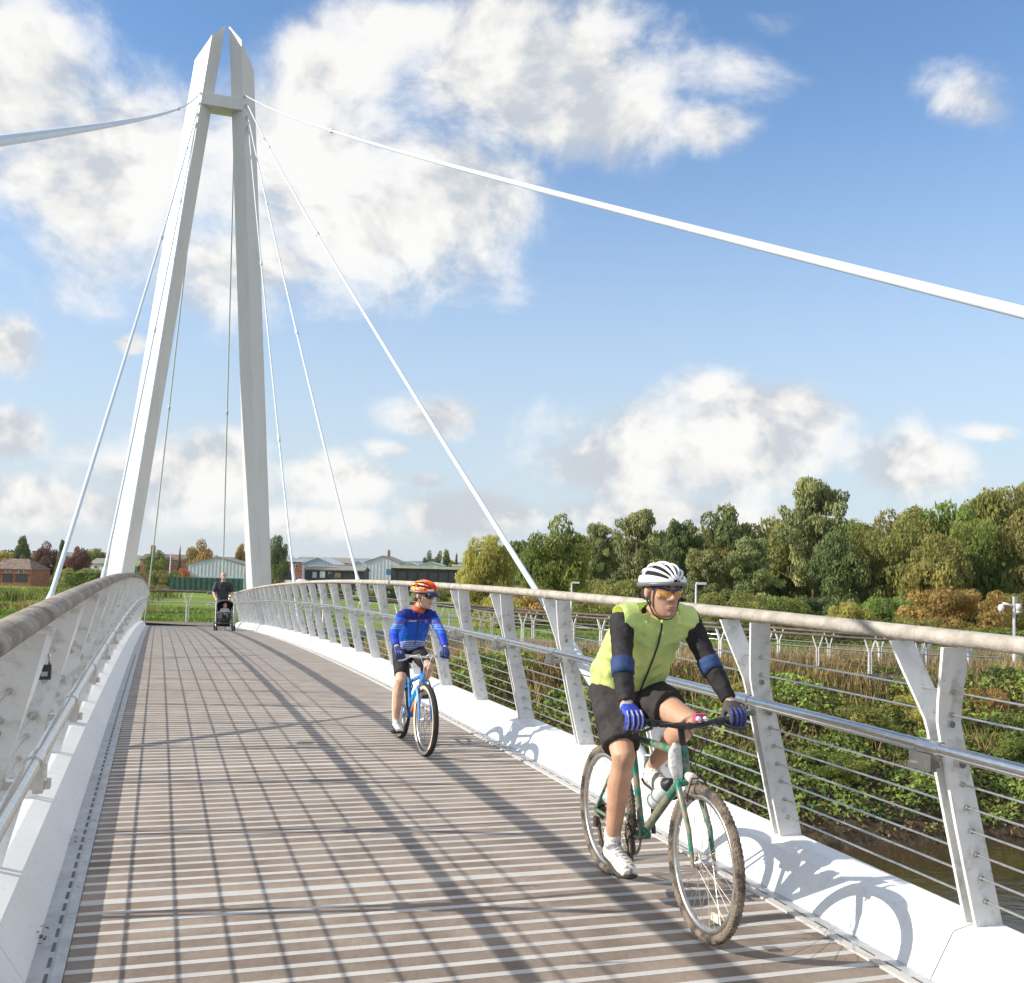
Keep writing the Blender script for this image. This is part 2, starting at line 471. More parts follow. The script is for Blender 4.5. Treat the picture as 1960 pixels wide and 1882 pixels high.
# edge strips, slotted gutter and sloped kerbs
GW, KW, KH = .13, .345, .21
for sd in (-1, 1):
    e = UL if sd < 0 else UR
    q = lambda o, h: (e + sd * o, h)
    dsk = frange(D0, D1, .8)
    bpart(sweep(MB(), [q(.0, -.03), q(.045, -.03), q(.045, .010), q(.0, .010)], dsk), 'edge_strip', m_strip if sd > 0 else m_gutter)
    bpart(sweep(MB(), [q(.047, -.04), q(GW + .02, -.04), q(GW + .02, .002), q(.047, .002)], dsk), 'gutter_plate', m_gutter)
    sl = MB()
    for dd in frange(1.5, 20, .17):
        sl.hexa([B(*(e + sd * o, dd + w, h)) for h in (.0, .004) for (o, w) in ((.056, 0), (.070, 0), (.070, .10), (.056, .10))])
    bpart(sl, 'drain_slots', mat('slot_grey', (.13, .13, .13), .8))['kind'] = 'stuff'
    # kerb in lengths with a joint between them
    seg = 3.0; a = D0 + (.6 if sd > 0 else 1.4)
    while a < D1:
        b = min(a + seg, D1)
        sec = [q(GW, -.02), q(GW, .006), q(.248, .188), q(KW, KH), q(KW + .125, KH + .003), q(KW + .125, -.35), q(KW - .03, -.35), q(KW - .03, -.02)]
        o = bpart(sweep(MB(), sec, frange(a + .0035, b - .0035, .5)), 'kerb', m_white)
        a = b
    bolts = MB()
    for dd in frange(2.0, 14, .45):
        bolts.lathe([(.0, .014), (.009, .014), (.011, .010)], B(e + sd * .022, dd, 0), n=8)
    bpart(bolts, 'bolt_heads', m_gutter)['kind'] = 'stuff'

# ---------------------------------------------------------------- parapets
HH = 1.432
def off(h): return .405 - .246 * (h - .21)
def parapet(sd, first, label):
    e = UL if sd < 0 else UR
    root = empty('parapet', B(e + sd * .3, 4, KH))
    tag(root, label, 'railing')
    pin = Matrix.Translation(-Vector(root.location))
    def part(mb, name, m, smooth=False):
        o = mb.build(name, m, smooth=smooth); o.parent = root; o.matrix_parent_inverse = pin; return o
    dsr = frange(D0, D1 + .3, .5)
    # oval timber handrail in lengths
    seg = 4.35; a = D0 - .2
    hw, hh = (.048, .035) if sd > 0 else (.056, .036)
    def oval(c, rx, ry, n=16):
        return [(e + sd * (off(HH - .05) - .005) + rx * math.cos(2 * math.pi * k / n), c + ry * math.sin(2 * math.pi * k / n)) for k in range(n)]
    a = first - 10 * 1.45 + .7
    while a < D1:
        b = min(a + seg, D1 + .25)
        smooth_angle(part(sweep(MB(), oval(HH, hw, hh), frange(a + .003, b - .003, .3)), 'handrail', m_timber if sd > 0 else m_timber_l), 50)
        a = b
    # stainless tube with sleeves
    uT = e + sd * .075; hT = .972
    smooth_angle(part(sweep(MB(), [(uT + .025 * math.cos(2 * math.pi * k / 14), hT + .025 * math.sin(2 * math.pi * k / 14)) for k in range(14)], dsr), 'tube_rail', m_steel), 50)
    for i in range(10):
        h = .315 + .0985 * i
        if i == 7: continue
        uw = e + sd * off(h)
        o = part(sweep(MB(), [(uw + .0051 * math.cos(2 * math.pi * k / 6), h + .0051 * math.sin(2 * math.pi * k / 6)) for k in range(6)], dsr), 'wire', m_wire, True)
    # posts: two bent plates each, spread into a Y below the handrail
    hs = [(.19, .030, .070), (.62, .030, .068), (1.02, .034, .060), (1.07, .038, .060), (1.16, .070, .062), (1.28, .118, .062), (1.392, .160, .060)]
    i = 0; dd = first - 8 * 1.45
    while dd < D1 + .2:
        for w in (-1, 1):
            mb = MB(); vs = []; fs = []
            t_ = .008
            for (h, ww, half) in hs:
                c = off(h)
                for (du, dw) in ((-half, -t_), (half, -t_), (half, t_), (-half, t_)):
                    vs.append(B(e + sd * (c + du), dd + w * ww + dw, h))
            n = len(hs)
            for r_ in range(n - 1):
                for k in range(4):
                    fs.append((r_ * 4 + k, r_ * 4 + (k + 1) % 4, r_ * 4 + 4 + (k + 1) % 4, r_ * 4 + 4 + k))
            fs += [(3, 2, 1, 0), tuple((n - 1) * 4 + k for k in range(4))]
            part(mb.add(vs, fs), 'post_plate', m_post)
            if 0 < dd < 16:
                st_ = MB()
                for i_ in range(10):
                    if i_ == 7: continue
                    h = .315 + .0985 * i_
                    ww = np.interp(h, [x[0] for x in hs], [x[1] for x in hs])
                    st_.tube([B(e + sd * off(h), dd + w * (ww + .006), h), B(e + sd * off(h), dd + w * (ww + .022), h)], .011, 8)
                part(st_, 'wire_ferrules', m_dark if w > 0 else m_wire)['kind'] = 'stuff'
        if dd < 24:
            br = MB()
            inner = off(.90) - .08
            for (da, db) in ((-.02, .02),):
                br.hexa([B(e + sd * u_, dd + w_, h_) for h_ in (.872, .90) for (u_, w_) in ((.03, -.022), (off(.9), -.022), (off(.9), .022), (.03, .022))])
                br.hexa([B(e + sd * u_, dd + w_, h_) for h_ in (.875, .945) for (u_, w_) in ((.045, -.10), (.075, -.10), (.075, .03), (.045, .03))])
                br.tube([B(uT, dd - .13, hT), B(uT, dd - .01, hT)], .0285, 14)
            part(br, 'tube_bracket', m_steel)
            bo = MB().tube([B(e + sd * off(1.06), dd - .06, 1.06), B(e + sd * off(1.06), dd + .06, 1.06)], .014, 8)
            bo.tube([B(e + sd * off(.90), dd - .075, .90), B(e + sd * off(.90), dd + .075, .90)], .020, 10)
            part(bo, 'clamp_bolts', m_steel)['kind'] = 'stuff'
        dd += 1.45; i += 1
    return root
par_l = parapet(-1, 5.22, 'white bridge railing along the left side, handrail streaked and dark')
par_r = parapet(1, 3.60, 'white bridge railing along the right side behind the two cyclists')

# ---------------------------------------------------------------- pylon
DP = 44.0
pyl = empty('bridge_pylon', BZ(UM, DP, -3.))
tag(pyl, 'tall white A-shaped pylon with twin pointed legs over the far deck end', 'pylon')
pinv = Matrix.Translation(-Vector(pyl.location))
LEAN = .22
def legc(sd, z):       # leg axis
    t = (z + 3.) / 27.3
    return UM + sd * (3.06 - t * 2.49) - .20 + (LEAN + .20) * t
def leg(sd):
    mb = MB(); vs = []; fs = []
    zs = [-3., 2., 8., 14., 19.5, 22.2]
    def ring(z, top=False):
        t = (z + 3.) / 27.3
        b = 0.53 - .03 * t; a_ = .54 - .06 * t
        c = legc(sd, z)
        # kite section: near ridge, outer corner, far ridge, inner corner
        return [(c - sd * .03, DP - a_), (c + sd * b, DP), (c - sd * .03, DP + a_), (c - sd * b * .95, DP)]
    for z in zs:
        for (u, d_) in ring(z): vs.append(BZ(u, d_, z))
    # slanting cut at the top: outer corner low, ridges higher, inner corner is the point
    tops = [23.75, 22.75, 23.75, 24.5]
    for k, z in enumerate(tops):
        u, d_ = ring(z)[k]; vs.append(BZ(u, d_, z))
    n = len(zs) + 1
    for i in range(n - 1):
        for k in range(4):
            l = (k + 1) % 4
            fs.append((i * 4 + k, i * 4 + l, i * 4 + 4 + l, i * 4 + 4 + k))
    fs += [(3, 2, 1, 0), ((n - 1) * 4, (n - 1) * 4 + 1, (n - 1) * 4 + 3), ((n - 1) * 4 + 1, (n - 1) * 4 + 2, (n - 1) * 4 + 3)]
    o = mb.add(vs, fs).build('leg', m_pylon); o.parent = pyl; o.matrix_parent_inverse = pinv
    return o
leg(-1); leg(1)
for sd in (-1, 1):
    for z in (3.5, 9.5, 15.5):
        mb = MB(); vs = []; fs = []
        for zz_ in (z, z + .05):
            t = (zz_ + 3.) / 27.3; b_ = 0.53 - .03 * t + .006; a_ = .54 - .06 * t + .006; c = legc(sd, zz_)
            for (u, d_) in ((c - sd * .03, DP - a_), (c + sd * b_, DP), (c - sd * .03, DP + a_), (c - sd * b_ * .95, DP)): vs.append(BZ(u, d_, zz_))
        for k in range(4): fs.append((k, (k + 1) % 4, 4 + (k + 1) % 4, 4 + k))
        o = mb.add(vs, fs).build('weld_seam', m_pylon); o.parent = pyl; o.matrix_parent_inverse = pinv
cb = MB()
zc0, zc1 = 20.72, 21.22
uL_, uR_ = legc(-1, 21) , legc(1, 21)
cb.hexa([BZ(u, d_, z) for z in (zc0, zc1) for (u, d_) in ((uL_, DP - .46), (uR_, DP - .46), (uR_, DP + .42), (uL_, DP + .42))])
o = cb.build('crossbeam', m_pylon); o.parent = pyl; o.matrix_parent_inverse = pinv

# ---------------------------------------------------------------- stay cables
def cable(p0, p1, r, label, group, sag=0., collars=(), foot=True):
    root = empty('stay_cable', p1)
    tag(root, label, 'cable', group)
    ci = Matrix.Translation(-Vector(p1))
    n = 120
    pts = []
    for i in range(n + 1):
        t = i / n
        q = p0.lerp(p1, t); q.z -= sag * 4 * t * (1 - t); pts.append(q)
    def part(mb, name, m):
        o = mb.build(name, m, smooth=True); o.parent = root; o.matrix_parent_inverse = ci; return o
    part(MB().tube(pts, r, 10), 'cable_sheath', m_cable)
    L = (p1 - p0).length
    axis = lambda t: (pts[min(n, int(t * n))], pts[min(n, int(t * n) + 1)])
    for t in collars:
        a, b = axis(t); dr = (b - a).normalized()
        part(MB().tube([a - dr * .12, a - dr * .10, a + dr * .10, a + dr * .12], [r * 1.1, r * 1.75, r * 1.75, r * 1.1], 12), 'collar', m_cable)
    dr = (pts[-1] - pts[-2]).normalized()
    if foot:
        part(MB().tube([p1, p1 - dr * 2.3, p1 - dr * 2.5], [r * 1.75, r * 1.75, r * 1.05], 12), 'anchor_sleeve', m_cable)
        part(MB().box(p1, (.22, .22, .16), -TH), 'anchor_block', m_post)
    d2 = (pts[1] - pts[0]).normalized()
    part(MB().tube([pts[0] - d2 * .05, pts[0] + d2 * .35, pts[0] + d2 * .45], [r * 1.9, r * 1.9, r * 1.05], 10), 'top_socket', m_dark if False else m_cable)
    return root
Gr = 'stay cables on the right side of the pylon'; Gl = 'stay cables on the left side of the pylon'
tops_r = [(2.47, 43.62, 21.40), (2.56, 43.6, 21.0), (2.60, 43.6, 20.5), (2.64, 43.6, 20.05)]
tops_l = [(.61, 43.62, 21.2), (.60, 43.6, 20.75), (.56, 43.6, 20.3), (.52, 43.6, 19.9)]
ar = [(3.15, -3.6), (3.35, 6.1), (3.55, 16.9), (3.6, 27.5)]
al = [(-.80, -3.75), (-1.1, 8.75), (-1.1, 18.6), (-1.1, 28.4)]
lab_r = ['thick white stay cable crossing the open blue sky to the right edge',
         'white stay cable coming down behind the right handrail beside the adult cyclist',
         'white stay cable coming down behind the right handrail left of the child',
         'thin white stay cable dropping nearest the right pylon leg']
lab_l = ['thick stay cable sagging from the pylon top to the left edge of the sky',
         'pale blue stay cable reaching the left handrail with a thick foot',
         'thin stay cable running down along the outer face of the left pylon leg',
         'thin stay cable lying across the shaded face of the left pylon leg']
col_r = [(.14, .50), (.25, .55), (.3, .6), (.35, .7)]
for i in range(4):
    cable(BZ(*tops_r[i]), B(ar[i][0], ar[i][1], -.02), (.024, .026, .026, .026)[i], lab_r[i], Gr, sag=.3, collars=col_r[i])
    cable(BZ(*tops_l[i]), B(al[i][0], al[i][1], -.02), (.018, .024, .024, .024)[i], lab_l[i], Gl, sag=.3, collars=col_r[i])
Gb = 'back stays behind the pylon'
cable(BZ(.75, 44.4, 20.3), BZ(UM - 2.0, 60, -2.2), .032, 'dark back stay cable just right of the left pylon leg', Gb, collars=(.5,))
cable(BZ(2.1, 44.4, 20.3), BZ(UM + 2.1, 60, -2.2), .032, 'dark back stay cable between the legs, above the man with the pushchair', Gb, collars=(.5,))

# ---------------------------------------------------------------- padlocks on the left railing
def padlock(u, d, h, body, shackle, sz, label, tilt=.1):
    root = empty('padlock', B(u, d, h), TH)
    tag(root, label, 'padlock', 'padlocks hung on the railing')
    w, t, hh_ = sz
    b = MB().box((0, 0, -hh_ / 2), (w, t, hh_)).build('lock_body', body, root)
    bv = b.modifiers.new('b', 'BEVEL'); bv.width = .004; bv.segments = 2
    pts = [(-w * .32, 0, -.005), (-w * .32, 0, .03)] + [(w * .32 * -math.cos(a), 0, .03 + w * .32 * math.sin(a)) for a in np.linspace(0, math.pi, 8)] + [(w * .32, 0, -.005)]
    MB().tube(pts, .0045, 8).build('shackle', shackle, root, True)
    MB().box((0, -t / 2 - .001, -hh_ * .6), (w * .5, .002, hh_ * .3)).build('face_plate', shackle, root)
m_brass = mat('brass', (.62, .40, .14), .35, .8, scale=30)
m_black = mat('black_plastic', (.025, .025, .028), .45, scale=20)
m_chrome = mat('chrome', (.7, .7, .72), .18, 1., scale=20)
padlock(UL - off(1.1) + .055, 4.45, 1.205, mat('lock_black', (.05, .05, .055), .35, .4), m_chrome, (.046, .022, .056), 'black padlock with silver face on the nearest left wires')
padlock(UL - off(1.1) + .055, 5.5, 1.205, m_brass, m_chrome, (.042, .02, .042), 'brass padlock hanging on the left railing wires')
bt = MB().tube([B(UL - .30, 9.9, 1.02), B(UL - .24, 9.75, .97)], .035, 10).build('black_tape', m_black)
tag(bt, 'black tape wound round a far post of the left railing', 'tape')

# dead leaves blown against the left kerb
g_ = np.random.default_rng(5)
pts = []
for (u0, d0, n_, su, sd_) in ((UL - .10, 3.62, 46, .03, .10), (UL - .12, 4.9, 10, .02, .06), (UL - .11, 6.4, 8, .02, .08)):
    for k in range(n_): pts.append(B(u0 + g_.normal(0, su), d0 + g_.normal(0, sd_), .012 + abs(g_.normal(0, .012))))
lt = leaf_mesh('leaf_litter', np.array([tuple(q_) for q_ in pts]), np.tile(np.array([0, 0, 1.]), (len(pts), 1)), np.full(len(pts), .011), mat('dead_leaf', (.10, .055, .03), .9, col2=(.20, .12, .06), scale=30, var=.3), .6, 3, .5)
o = bpy.data.objects.new('leaf_litter', lt); COL.objects.link(o); tag(o, 'dead brown leaves caught in the left gutter', kind='stuff')
# ================================================================== ground, river, far hills
WL0 = Vector((8.75, 29.9, 0)); wdir = Vector((7.1, 1.45, 0)).normalized(); wn = Vector((-wdir.y, wdir.x, 0))
WATER_Z = -6.1
def st_of(x, y):
    q = Vector((x, y, 0)) - WL0
    return q.dot(wdir), q.dot(wn)
def smooth01(x):
    x = max(0., min(1., x)); return x * x * (3 - 2 * x)
def wob(x, y):
    return math.sin(x * .37 + 1.3) * .5 + math.sin(y * .53 + x * .21) * .35 + math.sin(x * 1.3 + y * .9) * .2
def ground_z(x, y):
    s_, t = st_of(x, y)
    if t < -30:                                  # our own bank, behind the camera
        k = smooth01((-t - 44) / 9.); z = -8. + k * 5.9
    else:
        tt = t + .5 * wob(s_ * 1.3, 0)
        k = max(0., min(1., tt / 8.5))
        z = -6.2 + 4.0 * (k ** .8) if tt > 0 else -6.2 + max(-1.8, tt * .8)
        if t > 8: z -= 3.9 * smooth01((t - 25) / 270.)
        if t > 3: z += .12 * wob(x * .4, y * .4) * smooth01((t - 3) / 4)
    return z
gs = sorted(set([round(v, 2) for v in list(np.linspace(-60, 60, 121)) + [sgn * (60 * 1.13 ** k) for k in range(1, 46) for sgn in (-1, 1)]]))
gt = sorted(set([round(v, 2) for v in list(np.linspace(-60, -40, 14)) + list(np.linspace(-38, -2, 10)) + list(np.linspace(-1.5, 24, 60)) + list(np.linspace(25, 80, 40)) + [80 * 1.11 ** k for k in range(1, 46)] + [-60 * 1.35 ** k for k in range(1, 16)]]))
vs, fs = [], []
for t in gt:
    for s_ in gs:
        p = WL0 + wdir * s_ + wn * t
        vs.append((p.x, p.y, ground_z(p.x, p.y)))
ns = len(gs)
for i in range(len(gt) - 1):
    for k in range(ns - 1):
        fs.append((i * ns + k, i * ns + k + 1, (i + 1) * ns + k + 1, (i + 1) * ns + k))
m_ground = bpy.data.materials.new('meadow'); m_ground.use_nodes = True
t = m_ground.node_tree; b = t.nodes['Principled BSDF']
tcn = N(t, 'ShaderNodeTexCoord')
def gnoise(scale, detail, stretch=(1, 1, 1)):
    mp = N(t, 'ShaderNodeMapping'); mp.inputs['Scale'].default_value = stretch; t.links.new(tcn.outputs['Object'], mp.inputs[0])
    n = N(t, 'ShaderNodeTexNoise'); n.inputs['Scale'].default_value = scale; n.inputs['Detail'].default_value = detail; t.links.new(mp.outputs[0], n.inputs['Vector'])
    return n.outputs['Fac']
def ramp(fac, stops):
    r_ = N(t, 'ShaderNodeValToRGB'); e = r_.color_ramp.elements
    while len(e) < len(stops): e.new(.5)
    for q, (p_, c_) in zip(e, stops): q.position = p_; q.color = tuple(c_) + (1,)
    t.links.new(fac, r_.inputs[0]); return r_.outputs[0]
def mixc(fac, a, c_):
    n = N(t, 'ShaderNodeMixRGB')
    if isinstance(fac, float): n.inputs[0].default_value = fac
    else: t.links.new(fac, n.inputs[0])
    t.links.new(a, n.inputs[1]); t.links.new(c_, n.inputs[2]); return n.outputs[0]
g1 = ramp(gnoise(.05, 5), [(.35, (.15, .22, .04)), (.5, (.20, .30, .05)), (.65, (.27, .31, .085))])
g2 = ramp(gnoise(3.5, 6), [(.3, (.08, .13, .022)), (.7, (.28, .36, .08))])
grass = mixc(.45, g1, g2)
dry = ramp(gnoise(1.2, 6), [(.35, (.16, .13, .05)), (.6, (.30, .235, .10))])
sepp = N(t, 'ShaderNodeSeparateXYZ'); t.links.new(tcn.outputs['Object'], sepp.inputs[0])
ty = math_node(t, 'ADD', math_node(t, 'MULTIPLY', math_node(t, 'SUBTRACT', sepp.outputs[0], WL0.x), wn.x), math_node(t, 'MULTIPLY', math_node(t, 'SUBTRACT', sepp.outputs[1], WL0.y), wn.y))
ty = math_node(t, 'ADD', ty, math_node(t, 'MULTIPLY', math_node(t, 'SUBTRACT', gnoise(.35, 3), .5), 9.0))
mrd = N(t, 'ShaderNodeMapRange'); mrd.inputs[1].default_value = 24; mrd.inputs[2].default_value = 12; t.links.new(ty, mrd.inputs[0])
colr = mixc(mrd.outputs[0], grass, dry)
soil = ramp(gnoise(2.5, 6), [(.35, (.035, .026, .018)), (.65, (.10, .075, .048))])
mrs = N(t, 'ShaderNodeMapRange'); mrs.inputs[1].default_value = 9; mrs.inputs[2].default_value = 5; t.links.new(ty, mrs.inputs[0])
colr = mixc(mrs.outputs[0], colr, soil)
t.links.new(colr, b.inputs['Base Color']); b.inputs['Roughness'].default_value = .95; b.inputs['Specular IOR Level'].default_value = .1
bp = N(t, 'ShaderNodeBump'); bp.inputs['Strength'].default_value = .7; bp.inputs['Distance'].default_value = .15
t.links.new(gnoise(6, 5), bp.inputs['Height']); t.links.new(bp.outputs[0], b.inputs['Normal'])
ground = MB().add(vs, fs).build('ground', m_ground, smooth=True, fix=False)
tag(ground, kind='structure')

m_water = bpy.data.materials.new('brown_river'); m_water.use_nodes = True
t = m_water.node_tree; b = t.nodes['Principled BSDF']
b.inputs['Base Color'].default_value = (.055, .040, .020, 1); b.inputs['Roughness'].default_value = .06; b.inputs['IOR'].default_value = 1.33
tcn = N(t, 'ShaderNodeTexCoord')
bp = N(t, 'ShaderNodeBump'); bp.inputs['Strength'].default_value = .35; bp.inputs['Distance'].default_value = .05
t.links.new(gnoise(1.6, 4, (1, 2.2, 1)), bp.inputs['Height']); t.links.new(bp.outputs[0], b.inputs['Normal'])
river = MB().add([WL0 + wdir * a + wn * c_ + Vector((0, 0, WATER_Z)) for (a, c_) in ((-900, -60), (900, -60), (900, 3.), (-900, 3.))], [(0, 1, 2, 3)]).build('river', m_water)
tag(river, kind='structure')

# low hills on the horizon
m_hill = mat('far_hill', (.07, .11, .05), .95, scale=.004, var=.35)
vs, fs = [], []
XS = np.linspace(-5200, 5200, 140)
for i, x in enumerate(XS):
    h = 26 + 9 * math.sin(x * .0011 + .6) + 6 * math.sin(x * .0031 + 2) + 3 * math.sin(x * .011)
    h *= (.85 if x > -1200 else 1.05)
    vs += [(x, 4300, -8), (x, 4600, h * .55), (x, 5200, h), (x, 7000, -8)]
for i in range(len(XS) - 1):
    for k in range(3):
        fs.append((i * 4 + k, i * 4 + 4 + k, i * 4 + 5 + k, i * 4 + 1 + k))
hills = MB().add(vs, fs).build('hills', m_hill, smooth=True)
tag(hills, kind='structure')

# ================================================================== curved ramp at the far end
def spline(pts, n=14):
    P = [Vector(p) for p in pts]; out = []
    for i in range(len(P) - 1):
        p0, p1, p2, p3 = P[max(i - 1, 0)], P[i], P[i + 1], P[min(i + 2, len(P) - 1)]
        for k in range(n):
            q = k / n
            out.append(.5 * ((2 * p1) + (p2 - p0) * q + (2 * p0 - 5 * p1 + 4 * p2 - p3) * q * q + (3 * p1 - p0 - 3 * p2 + p3) * q ** 3))
    out.append(P[-1]); return out
outer = spline([Vector(p) * S for p in ((-17.6, 45.9, -1.08), (-15.2, 46.9, -1.10), (-12.5, 48.0, -1.15), (-8, 50, -1.3), (-3, 51.6, -1.55), (1, 51.8, -1.75), (6, 49.5, -1.85), (11.5, 45.2, -1.95), (15.5, 43.9, -2.1), (20, 44.6, -2.25))])
inner = spline([Vector(p) * S for p in ((-13.0, 43.2, -1.02), (-12.2, 44.4, -1.06), (-10.4, 45.9, -1.12), (-6.6, 47.4, -1.3), (-2.7, 48.8, -1.55), (.6, 48.9, -1.75), (4.6, 46.9, -1.85), (10.1, 42.6, -1.95), (14.9, 41.0, -2.1), (20, 41.9, -2.25))])
m_path = mat('ramp_boards', (.20, .15, .12), .85, scale=3, var=.2)
m_fascia = mat('ramp_fascia', (.28, .30, .30), .6, scale=2, var=.12)
vs, fs = [], []
for a, c_ in zip(inner, outer):
    vs += [a, c_, c_ - Vector((0, 0, .34)), a - Vector((0, 0, .34))]
for i in range(len(inner) - 1):
    for k in range(4):
        l = (k + 1) % 4; fs.append((i * 4 + k, i * 4 + l, i * 4 + 4 + l, i * 4 + 4 + k))
ramp_o = MB().add(vs, fs).build('ramp_path', m_path); tag(ramp_o, kind='structure')
ramp_o.data.materials.append(m_fascia)
for p_ in ramp_o.data.polygons:
    if abs(p_.normal.z) < .5: p_.material_index = 1
m_railbar = mat('dark_timber_rail', (.16, .13, .11), .85, scale=5, var=.2)
def along(pts, step):
    out = []; acc = 0.; nxt = step * .5
    for a, c_ in zip(pts, pts[1:]):
        L = (c_ - a).length
        while acc + L >= nxt:
            q = (nxt - acc) / L; out.append((a.lerp(c_, q), (c_ - a).normalized())); nxt += step
        acc += L
    return out
def ramp_rail(pts, label, step):
    root = empty('ramp_railing', pts[0]); tag(root, label, 'railing')
    ri = Matrix.Translation(-pts[0])
    def part(mb, name, m, sm=False):
        o = mb.build(name, m, smooth=sm); o.parent = root; o.matrix_parent_inverse = ri; return o
    zz = Vector((0, 0, 1))
    part(MB().tube([p + zz * 1.30 for p in pts], .055, 8), 'handrail', m_railbar, True)
    part(MB().tube([p + zz * .84 for p in pts], .03, 6), 'tube_rail', m_steel, True)
    for h in (.3, .48, .66, 1.02): part(MB().tube([p + zz * h for p in pts], .006, 4), 'wire', m_wire)
    for (p, d_) in along(pts, step):
        n_ = Vector((-d_.y, d_.x, 0))
        for w in (-1, 1):
            mb = MB()
            prof = [(0, .04, .09), (.80, .04, .075), (1.27, .19, .075)]
            vs = []; fs = []
            for (h, off_, half) in prof:
                for (du, dw) in ((-half, -.02), (half, -.02), (half, .02), (-half, .02)):
                    vs.append(p + d_ * (w * off_ + dw) + n_ * du + zz * h)
            for r_ in range(2):
                for k in range(4): fs.append((r_ * 4 + k, r_ * 4 + (k + 1) % 4, r_ * 4 + 4 + (k + 1) % 4, r_ * 4 + 4 + k))
            fs += [(3, 2, 1, 0), (8, 9, 10, 11)]
            part(mb.add(vs, fs), 'post_plate', m_post)
ramp_rail(outer, 'far railing of the curved ramp, field behind it', 2.0)
ramp_rail(inner[6:], 'near railing of the curved ramp, its Y posts showing below the main handrail', 1.9)
sup = empty('ramp_supports', inner[30]); tag(sup, 'row of grey columns holding up the curved ramp', 'columns')
for i in range(16, len(inner), 9):
    c_ = (inner[i] + outer[i]) / 2
    o = MB().tube([(c_.x, c_.y, ground_z(c_.x, c_.y) - .3), c_ - Vector((0, 0, .3))], .16, 10).build('column', m_fascia, smooth=True); o.parent = sup; o.matrix_parent_inverse = Matrix.Translation(-inner[30])

# ================================================================== vegetation
def leafmat(name, c, c2, transl=.5, rnd=.03, scale=.5):
    return mat(name, c, .65, col2=c2, scale=scale, var=.15, lo=.38, hi=.62, rnd=rnd, transl=transl, spec=.25, detail=6)
LM = {
 'green': leafmat('leaf_green', (0.174, 0.239, 0.060), (0.338, 0.389, 0.097)),
 'olive': leafmat('leaf_olive', (0.223, 0.239, 0.069), (0.432, 0.396, 0.127)),
 'pine': leafmat('needle_pine', (0.180, 0.223, 0.090), (0.383, 0.383, 0.152), .3),
 'dark': leafmat('leaf_dark', (0.108, 0.159, 0.060), (0.216, 0.260, 0.090), .3),
 'yellow': leafmat('leaf_yellow', (0.389, 0.360, 0.097), (0.600, 0.533, 0.159)),
 'brown': leafmat('leaf_brown', (0.360, 0.252, 0.086), (0.577, 0.404, 0.137)),
 'red': leafmat('leaf_red', (0.144, 0.065, 0.052), (0.260, 0.108, 0.086), .2),
 'scarlet': leafmat('leaf_scarlet', (0.600, 0.144, 0.072), (0.600, 0.289, 0.102), .3),
 'orange': leafmat('leaf_orange', (0.246, 0.260, 0.065), (0.600, 0.404, 0.102), .3),
}
m_bark = mat('bark', (.11, .085, .06), .9, scale=4, var=.25, bump=.5, bscale=12)
m_pbark = mat('pine_bark', (.22, .13, .08), .9, scale=3, var=.3, bump=.5, bscale=10)
rng = np.random.default_rng(11)
def crown(name, kind, seed, leaf=.14, n=9000, lm=None):
    """crown in a unit frame: radius 1 wide, z 0..1"""
    g = np.random.default_rng(seed)
    cl = []
    if kind == 'round':
        for _ in range(70):
            v = g.normal(0, 1, 3); v /= np.linalg.norm(v); r_ = g.uniform(.45, .86)
            z = .5 + .46 * v[2] * r_ / .8
            cl.append((v[0] * r_, v[1] * r_, z, g.uniform(.14, .30)))
    elif kind == 'tall':
        for _ in range(80):
            z = g.uniform(.04, .97); w = (math.sin(math.pi * min(1, z * .9 + .12)) ** .6) * g.uniform(.35, .85); a = g.uniform(0, 6.28)
            cl.append((w * math.cos(a), w * math.sin(a), z, g.uniform(.14, .27)))
    elif kind == 'pine':
        for k in range(15):                       # plates of needles on separate limbs
            z = .22 + .76 * (k / 14) ** .85; reach = (.95 if z < .8 else .6) * g.uniform(.7, 1.05)
            for j in range(int(g.integers(3, 6))):
                a = g.uniform(0, 6.28); q = reach * g.uniform(.35, 1.)
                for e in range(3):
                    qq = q * (1 - .22 * e)
                    cl.append((qq * math.cos(a + .15 * e), qq * math.sin(a + .15 * e), z + g.uniform(-.03, .05), g.uniform(.10, .19)))
        for e in range(10): cl.append((g.uniform(-.25, .25), g.uniform(-.25, .25), g.uniform(.85, .99), .17))
    elif kind == 'cone':
        for k in range(110):
            z = g.uniform(.03, .98) ; w = (1 - z) * .85 * g.uniform(.5, 1.) + .05; a = g.uniform(0, 6.28)
            cl.append((w * math.cos(a), w * math.sin(a), z, .10 + .10 * (1 - z)))
    elif kind == 'bush':
        for _ in range(60):
            a = g.uniform(0, 6.28); q = math.sqrt(g.uniform(0, 1)) * .85; z = g.uniform(.05, .8) * math.sqrt(max(.05, 1 - q * q * .8))
            cl.append((q * math.cos(a), q * math.sin(a), z, g.uniform(.14, .26)))
    cl = np.array(cl)
    wgt = cl[:, 3] ** 2; wgt /= wgt.sum()
    idx = g.choice(len(cl), n, p=wgt)
    v = g.normal(0, 1, (n, 3)); v /= np.linalg.norm(v, axis=1)[:, None]
    rad = cl[idx, 3] * g.uniform(.55, 1.08, n) ** .6
    flat = .55 if kind == 'pine' else .9
    pts = cl[idx, :3] + v * rad[:, None] * np.array([1, 1, flat * .62])
    keep = pts[:, 2] > -.02
    nrm = v + np.array([0, 0, .35])
    sz = np.full(n, leaf)
    return leaf_mesh(name, pts[keep], nrm[keep], sz[keep], lm, .5, seed, .7)
CR = {}
